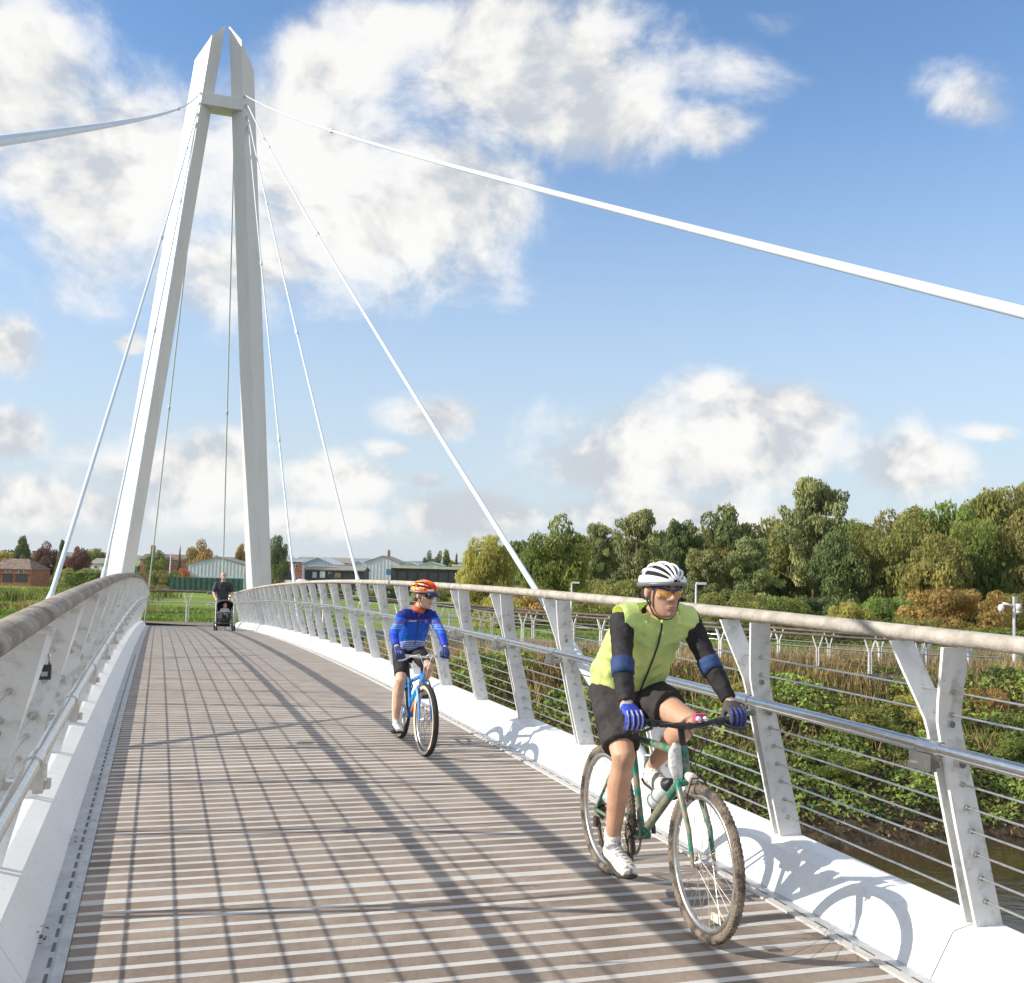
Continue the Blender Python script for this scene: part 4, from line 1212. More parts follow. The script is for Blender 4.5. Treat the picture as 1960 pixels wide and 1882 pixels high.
# odds and ends fixed to the bike
m_bottle = mat('clear_bottle', (.62, .68, .68), .25, scale=8, var=.1, spec=.5, alpha=.9)
def downtube(P, k, offx=0., up=0.):
    a, b_ = Vector((0, 0, P['bbz'])), Vector(P['hb'])
    n = Vector((-(b_ - a).z, 0, (b_ - a).x)).normalized()
    return a.lerp(b_, k) + n * up
o0, o1 = downtube(PA, .34, up=.062), downtube(PA, .66, up=.062)
axb = (o1 - o0).normalized(); Lb = (o1 - o0).length
wb = empty('water_bottle', (0, 0, 0), 0); wb.parent = bike_a
tr = MB().tube([o0, o0 + axb * .012, o0 + axb * Lb * .55, o0 + axb * Lb * .62, o0 + axb * Lb * .70, o1], [.030, .036, .036, .032, .036, .035], 16).build('bottle_body', m_bottle, wb, True)
MB().tube([o1, o1 + axb * .012, o1 + axb * .03, o1 + axb * .05], [.034, .034, .018, .012], 14).build('bottle_cap', m_black, wb, True)
cg = MB()
for k in (.15, .45): cg.tube([o0.lerp(o1, k) + Vector((axb.z * .04 * math.cos(a), .04 * math.sin(a), -axb.x * .04 * math.cos(a))) for a in np.linspace(0, 6.28, 14)], .003, 5)
cg.build('bottle_cage', m_alloy, bike_a)
MB().tube([(.44, .0, .665), (.485, .0, .66), (.492, 0, .66)], [.018, .024, .022], 14).build('front_reflector', mat('reflector', (.80, .72, .66), .25), bike_a, True)
MB().box((.475, 0, .60), (.03, .045, .05)).tube([(.475, -.02, .60), (.475, .02, .60)], .02, 10).build('headlamp_clamp', m_silver, bike_a)
pc = MB().tube([(.405, -.035, .80), (.415, -.05, .76), (.42, -.05, .71), (.425, -.04, .665), (.43, -.025, .63)], [(.020, .014), (.034, .022), (.036, .024), (.030, .02), (.012, .01)], 12)
organic('cloth_pouch', pc, .006, mat('pale_cloth', (.60, .60, .58), .9, scale=25, var=.15, bump=.5, bscale=60), bike_a, 3)
bl = MB().tube([(.452, .028, .915), (.452, .082, .915)], .012, 10).box((.450, .055, .930), (.024, .056, .016)); 
bl.build('pink_lamp_mount', mat('pink_plastic', (.62, .06, .22), .4), bike_a)
for yy in (.038, .072): MB().tube([(.462, yy, .917), (.474, yy, .917)], [.012, .011], 12).build('lamp_lens', mat('lens', (.75, .75, .74), .15), bike_a, True)
MB().box((.60 + .10, -.0, .327 - .20), (.06, .012, .03)).build('spoke_reflector', mat('wheel_reflector', (.78, .66, .50), .4), bike_a)

PC = dict(R=.292, tw=.046, fx=.53, rx=-.385, bbz=.262, ht=(.365, 0, .655), hb=(.395, 0, .565), st=(-.10, 0, .53), top_r=.016, down_r=.019,
          bar=(.385, 0, .79), bw=.225, rise=.012, saddle=(-.185, 0, .715), ring=.072, crank=.145, crank_ang=-1.35, tyre=m_tyre, wall=m_cream, spoke=m_spoke_dark, nsp=24,
          frame_m=m_bluef, fork_m=mat('pale_blue_fork', (.10, .30, .72), .3, scale=5), stem_m=m_black, bar_m=m_silver, lever_m=m_silver, cable_m=mat('white_cable', (.75, .75, .75), .4), post_m=m_black, crank_m=m_alloy, pedal_m=m_chain, steer=.05)
CU, CD = 2.245, 8.737 + .53 / S
bike_c = bicycle(B(CU, CD, 0), PC, 'small blue bike ridden by the child with the red helmet')
o0, o1 = downtube(PC, .30, up=.055), downtube(PC, .66, up=.055)
axb = (o1 - o0).normalized()
wb = empty('water_bottle', (0, 0, 0), 0); wb.parent = bike_c
MB().tube([o0, o0 + axb * .01, o1 - axb * .02, o1], [.024, .030, .030, .028], 14).build('bottle_body', mat('turquoise_bottle', (.0, .30, .62), .35), wb, True)
MB().tube([o1, o1 + axb * .035, o1 + axb * .05], [.027, .026, .012], 12).build('bottle_cap', mat('yellow_cap', (.80, .48, .02), .4), wb, True)
a0, a1 = downtube(PC, .12, up=-.004), downtube(PC, .62, up=-.004)
MB().tube([a0, a1], [(.0205, .0205)] * 2, 12).build('orange_decal_sleeve', mat('orange_paint', (.80, .20, .02), .35), bike_c, True)
MB().lathe([(0, .0), (.022, .0), (.024, .012), (.018, .02), (0, .022)], (.395, .045, .80), 'X', 14).build('bell', m_chrome, bike_c, True)
# ================================================================== people
def skin_mat(name, c, rough=.5):
    m = mat(name, c, rough, scale=9, var=.11, spots=(tuple(x * .66 for x in c), 26, .5, .8, .5), spec=.4, bump=.05, bscale=140)
    b = m.node_tree.nodes['Principled BSDF']; b.inputs['Subsurface Weight'].default_value = .12; b.inputs['Subsurface Radius'].default_value = (.02, .008, .005)
    return m
m_skin = skin_mat('skin_tanned', (.56, .325, .215))
m_skin2 = skin_mat('skin_fair', (.62, .39, .285))
m_hair = mat('dark_hair', (.035, .025, .018), .6, scale=60, var=.3, bump=.6, bscale=150)
m_hairb = mat('brown_hair', (.16, .10, .06), .6, scale=60, var=.3, bump=.6, bscale=150)
m_lip = mat('lip', (.46, .20, .165), .45)
m_eyew = mat('eye_white', (.75, .73, .70), .25)
m_iris = mat('iris', (.04, .03, .02), .2)
m_blackc = mat('black_cloth', (.020, .019, .021), .78, col2=(.034, .031, .033), scale=7, var=.2, bump=.35, bscale=24, spec=.25)
m_short = mat('charcoal_shorts', (.035, .030, .032), .85, col2=(.055, .048, .048), scale=6, var=.15, bump=.4, bscale=22, spec=.2)
m_elbow = mat('blue_elbow_band', (.018, .048, .15), .75, scale=12, bump=.3, bscale=60)
m_gblue = mat('blue_glove', (.025, .06, .46), .6, scale=15, bump=.3, bscale=80)
m_ggrey = mat('grey_glove', (.42, .41, .40), .7, scale=15, bump=.3, bscale=80)
m_gdark = mat('dark_glove', (.07, .06, .055), .75, scale=15, bump=.3, bscale=80)
m_shoe = mat('white_trainer', (.74, .70, .64), .6, scale=16, var=.08, spots=((.12, .13, .18), 17, .56, .60, .85), bump=.25, bscale=90)
m_shoe2 = mat('pale_trainer', (.70, .68, .65), .6, scale=16, var=.08, spots=((.40, .36, .34), 12, .55, .7, .6), bump=.25, bscale=90)
m_sole = mat('dark_sole', (.045, .038, .034), .8)
m_sock = mat('white_sock', (.74, .72, .69), .9, bump=.4, bscale=120)

def stubble(m):
    t = m.node_tree; b = t.nodes['Principled BSDF']; src = b.inputs['Base Color'].links[0].from_socket
    tcs = N(t, 'ShaderNodeTexCoord'); sx = N(t, 'ShaderNodeSeparateXYZ'); t.links.new(tcs.outputs['Object'], sx.inputs[0])
    def ss(sock, a, b_):
        r_ = N(t, 'ShaderNodeMapRange', interpolation_type='SMOOTHSTEP'); r_.inputs[1].default_value = a; r_.inputs[2].default_value = b_; t.links.new(sock, r_.inputs[0]); return r_.outputs[0]
    k_ = math_node(t, 'MULTIPLY', math_node(t, 'MULTIPLY', ss(sx.outputs[2], 1.458, 1.425), ss(sx.outputs[2], 1.335, 1.360)), ss(sx.outputs[0], .175, .225))
    mx = N(t, 'ShaderNodeMixRGB'); mx.inputs[2].default_value = (.22, .135, .10, 1)
    t.links.new(math_node(t, 'MULTIPLY', k_, .42), mx.inputs[0]); t.links.new(src, mx.inputs[1]); t.links.new(mx.outputs[0], b.inputs['Base Color'])
stubble(m_skin)
# high-visibility gilet: thin shiny cloth, some light passes through
m_vest = bpy.data.materials.new('hi_vis_gilet'); m_vest.use_nodes = True
t = m_vest.node_tree; b = t.nodes['Principled BSDF']
tcn = N(t, 'ShaderNodeTexCoord')
vz = N(t, 'ShaderNodeTexNoise'); vz.inputs['Scale'].default_value = 5; vz.inputs['Detail'].default_value = 3; vz.inputs['Distortion'].default_value = .8
t.links.new(tcn.outputs['Object'], vz.inputs['Vector'])
vr = N(t, 'ShaderNodeValToRGB'); vr.color_ramp.elements[0].position = .36; vr.color_ramp.elements[1].position = .62
vr.color_ramp.elements[0].color = (.74, .92, .38, 1); vr.color_ramp.elements[1].color = (.92, 1.0, .42, 1)
t.links.new(vz.outputs['Fac'], vr.inputs[0]); t.links.new(vr.outputs[0], b.inputs['Base Color'])
b.inputs['Roughness'].default_value = .34; b.inputs['Specular IOR Level'].default_value = .6; b.inputs['Sheen Weight'].default_value = .2
wv = N(t, 'ShaderNodeTexNoise'); wv.inputs['Scale'].default_value = 9; wv.inputs['Detail'].default_value = 3; wv.inputs['Distortion'].default_value = 1.2
mpv = N(t, 'ShaderNodeMapping'); mpv.inputs['Scale'].default_value = (1, 1.6, .7); mpv.inputs['Rotation'].default_value = (.4, .3, .5); t.links.new(tcn.outputs['Object'], mpv.inputs[0]); t.links.new(mpv.outputs[0], wv.inputs['Vector'])
bpv = N(t, 'ShaderNodeBump'); bpv.inputs['Strength'].default_value = .45; bpv.inputs['Distance'].default_value = .025
t.links.new(wv.outputs['Fac'], bpv.inputs['Height']); t.links.new(bpv.outputs[0], b.inputs['Normal'])
tl = N(t, 'ShaderNodeBsdfTranslucent'); t.links.new(vr.outputs[0], tl.inputs['Color'])
msv = N(t, 'ShaderNodeMixShader'); msv.inputs[0].default_value = .45
t.links.new(b.outputs[0], msv.inputs[1]); t.links.new(tl.outputs[0], msv.inputs[2]); t.links.new(msv.outputs[0], t.nodes['Material Output'].inputs['Surface'])

V = Vector
FOLD = bpy.data.textures.new('sleeve_folds', 'CLOUDS'); FOLD.noise_scale = .04; FOLD.noise_depth = 1
def head_rings(k=1.):
    return [(-.002, .022, .078, .030), (.010, .040, .093, .000), (.030, .052, .095, -.035), (.055, .060, .093, -.055), (.085, .066, .090, -.072), (.112, .070, .086, -.086),
            (.14, .0735, .093, -.095), (.17, .075, .091, -.10), (.20, .071, .077, -.094), (.222, .056, .052, -.074), (.236, .030, .024, -.042)]
def head_mesh(mb, T, k):
    """T: head frame (x face, y left, z up, origin under the ears at chin height); k scale"""
    n = 22; vs = []; fs = []
    rings = head_rings()
    for (z, w, f_, b_) in rings:
        cx_, rx_ = (f_ + b_) / 2, (f_ - b_) / 2
        for i in range(n):
            a = 2 * math.pi * i / n
            ca, sa = math.cos(a), math.sin(a)
            sq = .82 if ca > 0 else 1.0
            vs.append(T @ V(((cx_ + rx_ * ca) * k, w * k * math.copysign(abs(sa) ** sq, sa), z * k)))
    m_ = len(rings)
    for i in range(m_ - 1):
        for j in range(n):
            l = (j + 1) % n; fs.append((i * n + j, i * n + l, (i + 1) * n + l, (i + 1) * n + j))
    fs += [tuple(range(n - 1, -1, -1)), tuple((m_ - 1) * n + j for j in range(n))]
    mb.add(vs, fs)
    q = lambda x, y, z: T @ V((x * k, y * k, z * k))
    mb.tube([q(.085, 0, .135), q(.098, 0, .112), q(.113, 0, .092), q(.104, 0, .082)], [.007 * k, .009 * k, .0125 * k, .011 * k], 10)          # nose
    for sy in (-1, 1):
        mb.ball(q(.098, sy * .012, .086), .0085 * k, 8, 6)
        mb.tube([q(.092, sy * .012, .140), q(.088, sy * .035, .143), q(.070, sy * .055, .138)], [.009 * k, .010 * k, .008 * k], 8)              # brow
        mb.tube([q(.078, sy * .045, .098), q(.058, sy * .062, .102)], [.013 * k, .012 * k], 8)                                                    # cheekbone
        mb.ball(q(-.004, sy * .081, .112), (.019 * k, .011 * k, .033 * k), 12, 8, T.to_3x3())                                                        # ear
    mb.tube([q(.096, -.020, .047), q(.102, 0, .049), q(.096, .020, .047)], .0075 * k, 8)      # lips
    mb.ball(q(.090, 0, .016), (.014 * k, .02 * k, .014 * k), 10, 6)                            # chin
def head_extras(root, T, k, eyes=True, brow_m=None, shut=False):
    q = lambda x, y, z: T @ V((x * k, y * k, z * k))
    lp = MB().tube([q(.098, -.024, .0505), q(.1065, -.009, .0530), q(.1065, .009, .0530), q(.098, .024, .0505)], [.002 * k, .0034 * k, .0034 * k, .002 * k], 8)
    lp.tube([q(.098, -.022, .0465), q(.1060, 0, .0435), q(.098, .022, .0465)], [.002 * k, .0042 * k, .002 * k], 8)
    lp.build('lips', m_lip, root, True)
    for sy in (-1, 1):
        if eyes:
            e = MB().ball(q(.079, sy * .031, .119), .0125 * k, 12, 8).build('eye', m_eyew, root, True)
            MB().ball(q(.0865, sy * .030, .119), .006 * k, 10, 6).build('iris', m_iris, root, True)
        MB().tube([q(.101, sy * .016, .143), q(.098, sy * .035, .149), q(.082, sy * .053, .144)], [.0035 * k, .0045 * k, .0025 * k], 6).build('eyebrow', brow_m or m_hair, root, True)

def helmet(root, T, k, shell, inner, rim, label=None, visor=None, ribs=(-76, -50, -25, 0, 25, 50, 76), rear=None):
    a_, b_, c_ = .138 * k, .100 * k, .098 * k
    C = V((-.006 * k, 0, .158 * k))
    def pt(al, ph, s=1.):
        return T @ (C + V((a_ * s * math.cos(al), b_ * s * math.sin(al) * math.sin(ph), c_ * s * math.sin(al) * math.cos(ph) + (.012 * k if math.cos(al) > 0 else -.004 * k) * abs(math.cos(al)))))
    # liner
    n1, n2 = 20, 14; vs, fs = [], []
    for i in range(n1 + 1):
        for j in range(n2 + 1):
            vs.append(pt(R(6) + (math.pi - R(12)) * i / n1, R(-92) + R(184) * j / n2, .87))
    for i in range(n1):
        for j in range(n2): fs.append((i * (n2 + 1) + j, i * (n2 + 1) + j + 1, (i + 1) * (n2 + 1) + j + 1, (i + 1) * (n2 + 1) + j))
    ln = MB().add(vs, fs).build('helmet_liner', inner, root, True)
    so = ln.modifiers.new('s', 'SOLIDIFY'); so.thickness = .012 * k
    hm = MB()
    def band(als, p0, p1, s0=.93, s1=1.03):
        """a raised band between two meridians"""
        vs, fs = [], []
        prof = [(p0, s0), (p0 + (p1 - p0) * .18, s1 - .015), (p0 + (p1 - p0) * .5, s1 + .012), (p0 + (p1 - p0) * .82, s1 - .015), (p1, s0)]
        for al in als:
            for (ph, s) in prof: vs.append(pt(al, R(ph), s))
        m_ = len(prof)
        for i in range(len(als) - 1):
            for j in range(m_ - 1): fs.append((i * m_ + j, i * m_ + j + 1, (i + 1) * m_ + j + 1, (i + 1) * m_ + j))
        hm.add(vs, fs)
    als = [R(10 + 160 * i / 18) for i in range(19)]
    for ph in ribs:
        w = 6.0 if abs(ph) < 60 else 8.5
        band(als, ph - w, ph + w)
    for (al0, al1) in ((R(8), R(22)), (R(98), R(106)), (R(146), R(172))):      # bridges across the ribs
        band([al0 + (al1 - al0) * i / 4 for i in range(5)], -96, 96, .95, 1.0)
    for sy in (-1, 1): band([R(12 + 156 * i / 16) for i in range(17)], sy * 72, sy * 98, .95, 1.035)
    sh = hm.build('helmet', shell, root, True)
    so = sh.modifiers.new('s', 'SOLIDIFY'); so.thickness = .008 * k; so.offset = -1
    rm = MB().tube([T @ (C + V((a_ * 1.005 * math.cos(x), b_ * 1.03 * math.sin(x), -.012 * k + (.016 * k * max(0, math.cos(x))) - .010 * k * max(0, -math.cos(x))))) for x in np.linspace(0, 2 * math.pi, 33)[:-1]], [(.0075 * k, .010 * k)] * 32, 8, closed=True)
    rm.build('helmet_rim', rim, root, True)
    if visor is not None:
        vs = []; fs = []
        for i in range(9):
            x = R(-42 + 84 * i / 8)
            for (e, dz) in ((.98, .0), (1.22, -.022), (1.34, -.040)):
                vs.append(T @ (C + V((a_ * e * math.cos(x), b_ * (1 + (e - 1) * .6) * 1.02 * math.sin(x) , (.006 + dz) * k))))
        for i in range(8):
            for j in range(2): fs.append((i * 3 + j, i * 3 + j + 1, i * 3 + 4 + j, i * 3 + 3 + j))
        vo = MB().add(vs, fs).build('helmet_visor', visor, root, True)
        so = vo.modifiers.new('s', 'SOLIDIFY'); so.thickness = .005
    return sh
def straps(root, T, k):
    q = lambda x, y, z: T @ V((x * k, y * k, z * k))
    mb = MB()
    for sy in (-1, 1):
        mb.tube([q(.045, sy * .080, .150), q(.030, sy * .081, .100), q(.022, sy * .073, .045), q(.030, sy * .058, .010), q(.045, sy * .030, -.010), q(.052, 0, -.013)], [(.0025 * k, .008 * k)] * 6, 6)
        mb.tube([q(-.035, sy * .080, .140), q(-.005, sy * .083, .085), q(.022, sy * .074, .047)], [(.0025 * k, .007 * k)] * 3, 6)
    mb.build('helmet_strap', m_black, root, True)

def glove(root, G, wrist, sy, k, m_back, m_fing, m_str=None):
    """hand closed round a grip that runs along y at G; wrist behind and above"""
    G, wrist = V(G), V(wrist)
    kn = G + V((.006, 0, .036)) * k                       # knuckle row
    pm = MB().tube([wrist, wrist.lerp(kn, .35), wrist.lerp(kn, .75), kn + V((.012, 0, -.006)) * k], [(.030 * k, .024 * k), (.039 * k, .023 * k), (.044 * k, .019 * k), (.041 * k, .013 * k)], 14, ref=(0, 1, 0))
    pm.tube([wrist.lerp(kn, .30) + V((0, -sy * .026, -.006)) * k, G + V((-.022, -sy * .046, .012)) * k, G + V((.002, -sy * .058, -.012)) * k, G + V((.024, -sy * .054, -.020)) * k], [.016 * k, .015 * k, .0125 * k, .010 * k], 10)   # thumb
    organic('glove', pm, .004 * k, m_back, root, 3)
    lens = (.88, 1.0, .97, .80)                            # index .. little
    for i, yy in enumerate((-.033, -.011, .011, .032)):
        y_ = -sy * -yy
        l = lens[i]
        p = [kn + V((-.014, y_, .002)) * k, kn + V((.010, y_, .004 * l)) * k, G + V((.034 * l, y_ * 1.02, .024)) * k, G + V((.038 * l, y_ * 1.02, -.004)) * k, G + V((.024 * l, y_, -.027)) * k, G + V((.004, y_, -.031)) * k]
        MB().tube(p, [.0115 * k, .0118 * k, .0112 * k, .0106 * k, .010 * k, .0085 * k], 10, ref=(0, 1, 0)).build('glove_finger', m_fing, root, True)
        if m_str is not None:
            MB().tube([a + b_ for a, b_ in zip(p[1:5], [V((.004, 0, .0085)) * k, V((.008, 0, .006)) * k, V((.0085, 0, -.002)) * k, V((.006, 0, -.007)) * k])], [(.0045 * k, .003 * k)] * 4, 6, ref=(0, 1, 0)).build('finger_stripe', m_str, root, True)
def shoe(root, ankle, ball, sy, k, m_up, sole_m, sock=True):
    """ankle joint and the ball of the foot (sole level) on the pedal"""
    ankle, ball = V(ankle), V(ball)
    f_ = (ball - V((ankle.x, ankle.y, ball.z)));
    heel = V((ankle.x - .045 * k, ankle.y, ankle.z - .085 * k)); d_ = (ball - heel).normalized(); toe = ball + d_ * .078 * k
    up = V((-d_.z, 0, d_.x))
    mb = MB().tube([heel + up * .03 * k - d_ * .012 * k, heel + up * .034 * k + d_ * .02 * k, heel + d_ * .09 * k + up * .040 * k, ball + up * .034 * k, ball + d_ * .05 * k + up * .026 * k, toe + up * .020 * k],
                   [(.022 * k, .022 * k), (.034 * k, .036 * k), (.036 * k, .042 * k), (.045 * k, .036 * k), (.044 * k, .031 * k), (.034 * k, .022 * k)], 16, ref=(0, 1, 0))
    mb.tube([heel + d_ * .045 * k + up * .045 * k, ankle + V((.008, 0, .0)) * k], [(.034 * k, .046 * k), (.038 * k, .044 * k)], 14, ref=(0, 1, 0))
    organic('shoe', mb, .005 * k, m_up, root, 3)
    so = MB().tube([heel - d_ * .022 * k + up * .010 * k, heel + up * .008 * k + d_ * .03 * k, heel + d_ * .10 * k + up * .006 * k, ball + up * .004 * k, ball + d_ * .055 * k + up * .006 * k, toe + d_ * .006 * k + up * .012 * k],
                   [(.022 * k, .010 * k), (.036 * k, .013 * k), (.035 * k, .013 * k), (.049 * k, .013 * k), (.047 * k, .013 * k), (.032 * k, .010 * k)], 14, ref=(0, 1, 0))
    so.build('sole', sole_m, root, True)
    la = MB()
    for i in range(5):
        c = heel + d_ * (.105 + .022 * i) * k + up * (.083 - .0065 * i) * k
        la.tube([c + V((0, -.020 * k, -.006 * k)), c + V((.004 * k, 0, .003 * k)), c + V((0, .020 * k, -.006 * k))], .0032 * k, 6)
    la.build('laces', m_ggrey, root, True)
    if sock: MB().tube([ankle + V((.0, 0, -.01)) * k, ankle + V((.004, 0, .045)) * k], [(.037 * k, .042 * k), (.036 * k, .040 * k)], 14, ref=(0, 1, 0)).build('sock', m_sock, root, True)

def rider(origin, J, k, label, sk):
    """origin and frame as for the bicycle; J joint positions; k body scale; returns root"""
    root = empty('person', origin, TH - math.pi / 2); tag(root, label, 'person')
    T = J['T']
    mb = MB()
    sp_ = J['spine']; sr_ = J['spine_r']
    mb.tube(sp_, sr_, 18, ref=(0, 1, 0))
    mb.tube(J['neck'], J['neck_r'], 14, ref=(0, 1, 0))
    head_mesh(mb, T, J['hk'])
    for s_, sy in (('R', -1), ('L', 1)):
        sh, el, wr, hd = (V(J[x + s_]) for x in ('sh', 'el', 'wr', 'hd'))
        ch = V(sp_[-2]); 
        mb.tube([ch + V((0, sy * .06 * k, .0)), sh, sh.lerp(el, .3), sh.lerp(el, .7), el, el.lerp(wr, .25), el.lerp(wr, .7), wr, wr.lerp(hd, .6)],
                [.060 * k, .055 * k, .046 * k, .041 * k, .037 * k, .039 * k, .031 * k, (.030 * k, .024 * k), (.03 * k, .018 * k)], 14)
        hp, kn_, an, bl = (V(J[x + s_]) for x in ('hip', 'knee', 'ank', 'ball'))
        cf = V((-.02, 0, 0)) * k
        kneef = (kn_ - hp.lerp(an, .5)).normalized()
        mb.tube([hp + V((-.03, -sy * .01, .02)) * k, hp, hp.lerp(kn_, .35), hp.lerp(kn_, .75), kn_ + kneef * .008 * k, kn_.lerp(an, .12), kn_.lerp(an, .32) - kneef * .016 * k, kn_.lerp(an, .65) - kneef * .004 * k, an, an + V((.01, 0, -.05)) * k],
                [.092 * k, .094 * k, .083 * k, .064 * k, .058 * k, .053 * k, .058 * k, .045 * k, .035 * k, .036 * k], 14)
        mb.ball(kn_ + kneef * .030 * k, .034 * k, 10, 8)
        mb.tube([an + V((-.015, 0, -.055)) * k, V(bl) + V((-.01, 0, .03)) * k, V(bl) + V((.05, 0, .022)) * k], [.028 * k, .027 * k, .02 * k], 10)
    body = organic('body', mb, .0065 * k, sk, root, 5)
    return root

def sleeve(root, J, s_, k, m, frm=0., to=1., extra=.007, name='sleeve', voxel=.006):
    sy = -1 if s_ == 'R' else 1
    sh, el, wr = (V(J[x + s_]) for x in ('sh', 'el', 'wr'))
    ch = V(J['spine'][-2])
    P = [ch.lerp(sh, .78), sh, sh.lerp(el, .3), sh.lerp(el, .7), el, el.lerp(wr, .25), el.lerp(wr, .6), wr.lerp(el, .06)]
    r_ = [.050, .056, .049, .044, .040, .041, .035, .030]
    mb = MB().tube(P, [(x + extra) * k if i else x * k for i, x in enumerate(r_)], 16)
    o = organic(name, mb, voxel * k, m, root, 5)
    dm_ = o.modifiers.new('folds', 'DISPLACE'); dm_.texture = FOLD; dm_.strength = .011 * k; dm_.mid_level = .5; dm_.texture_coords = 'LOCAL'
    return o

# ---------------------------------------------------------------- the adult
def frame_at(o, yaw, pitch, roll=0.):
    return Matrix.Translation(o) @ Matrix.Rotation(yaw, 4, 'Z') @ Matrix.Rotation(pitch, 4, 'Y') @ Matrix.Rotation(roll, 4, 'X')
HA = 1.0
JA = dict(
 T=frame_at((.185, -.012, 1.362), .03, .06), hk=1.0,
 spine=[(-.235, 0, .925), (-.185, 0, .985), (-.12, 0, 1.08), (-.03, 0, 1.20), (.05, 0, 1.295), (.105, 0, 1.365)],
 spine_r=[(.13, .10), (.150, .110), (.130, .095), (.148, .102), (.145, .090), (.070, .055)],
 neck=[(.085, 0, 1.325), (.13, 0, 1.385), (.17, -.008, 1.43)], neck_r=[.070, .056, .053],
 shR=(.10, -.178, 1.325), shL=(.10, .185, 1.335), elR=(.265, -.245, 1.122), elL=(.235, .228, 1.128),
 wrR=(.358, -.266, .972), wrL=(.352, .266, .974), hdR=(.402, -.268, .925), hdL=(.402, .268, .93),
 hipR=(-.205, -.088, .955), hipL=(-.205, .088, .955), kneeR=(.088, -.150, .685), kneeL=(.205, .135, .862),
 ankR=(-.062, -.130, .262), ankL=(-.165, .130, .588), ballR=(.055, -.130, .146), ballL=(-.045, .130, .472))
adult = rider(B(AU, AD, 0), JA, 1.0, 'adult cyclist in yellow-green vest, black sleeves and shorts, white helmet', m_skin)
head_extras(adult, JA['T'], 1.0)
m_helm = mat('white_helmet', (.80, .81, .82), .22, scale=6, var=.02)
m_helmg = mat('grey_helmet_rim', (.16, .165, .175), .4)
helmet(adult, JA['T'], 1.0, m_helm, mat('black_liner', (.012, .012, .013), .9), m_helmg)
straps(adult, JA['T'], 1.0)
T = JA['T']; q = lambda x, y, z: T @ V((x, y, z))
MB().tube([q(-.02, -.0765, .135), q(.03, -.0775, .14), q(.075, -.066, .138), q(.101, -.036, .133), q(.108, 0, .124), q(.101, .036, .133), q(.075, .066, .138), q(.03, .0775, .14), q(-.02, .0765, .135)], [(.003, .004), (.004, .006), (.004, .007), (.004, .005), (.005, .005), (.004, .005), (.004, .007), (.004, .006), (.003, .004)], 8).build('glasses_frame', mat('blue_glasses', (.02, .05, .22), .25), adult, True)
m_lens = mat('amber_lens', (.80, .42, .05), .08, scale=3, var=.1, alpha=.68, spec=.6)
for sy in (-1, 1):
    vs, fs = [], []
    for i in range(7):
        tt = i / 6
        x = .108 - .034 * tt ** 1.7; y_ = sy * (.010 + .058 * tt)
        lo = .094 + .020 * tt ** 2 + (.010 if i == 0 else 0)
        for j in range(4):
            z = .133 + (lo - .133) * j / 3
            vs.append(q(x - .006 * (j / 3) ** 2, y_, z))
    for i in range(6):
        for j in range(3): fs.append((i * 4 + j, i * 4 + j + 1, i * 4 + 5 + j, i * 4 + 4 + j))
    MB().add(vs, fs).build('glasses_lens', m_lens, adult, True)
# hair at the back of the neck
hr = MB()
for (x, y_, z, r_) in ((-.07, -.04, .10, .035), (-.08, 0, .10, .04), (-.07, .04, .10, .035), (-.045, -.064, .125, .02), (-.045, .064, .125, .02), (-.085, 0, .13, .04)): hr.ball(q(x, y_, z), r_, 10, 8)
organic('hair', hr, .007, m_hair, adult, 3)
# dark undershirt collar
MB().tube([(.085, 0, 1.345), (.118, 0, 1.378)], [(.078, .072), (.066, .062)], 18, ref=(0, 1, 0)).build('shirt_collar', m_blackc, adult, True)
# gilet
gv = MB()
gv.tube([(-.285, 0, .960), (-.225, 0, 1.01), (-.145, 0, 1.105), (-.045, 0, 1.215), (.045, 0, 1.305), (.098, 0, 1.362), (.122, 0, 1.392)],
        [(.162, .148), (.192, .160), (.190, .150), (.194, .142), (.176, .122), (.098, .092), (.076, .072)], 22, ref=(0, 1, 0))
for sy in (-1, 1): gv.tube([(.05, sy * .05, 1.305), (.085, sy * .13, 1.330), (.098, sy * .180, 1.326), (.102, sy * .215, 1.312)], [.11, .096, .084, .074], 16)
go = organic('gilet', gv, .0075, m_vest, adult, 5)
tx = bpy.data.textures.new('cloth_folds', 'CLOUDS'); tx.noise_scale = .06; tx.noise_depth = 3
dm = go.modifiers.new('folds', 'DISPLACE'); dm.texture = tx; dm.strength = .012; dm.mid_level = .5; dm.texture_coords = 'LOCAL'
# the gilet is cut open at neck, arms and hem
bm = bmesh.new(); bm.from_mesh(go.data)
ax = (V((.098, 0, 1.362)) - V((-.225, 0, 1.01))).normalized()
def cut(co, no, clear=True):
    bmesh.ops.bisect_plane(bm, geom=bm.verts[:] + bm.edges[:] + bm.faces[:], plane_co=co, plane_no=no, clear_outer=clear)
cut(V((-.262, 0, .972)), -ax)
cut(V((0, .200, 0)), V((0, 1, 0))); cut(V((0, -.194, 0)), V((0, -1, 0)))
nk = V((.40, 0, .92)).normalized()
cut(V((.110, 0, 1.392)), nk, False)
kill = [f_ for f_ in bm.faces if abs(f_.calc_center_median().y) < .10 and (f_.calc_center_median() - V((.110, 0, 1.392))).dot(nk) > 0]
bmesh.ops.delete(bm, geom=kill, context='FACES')
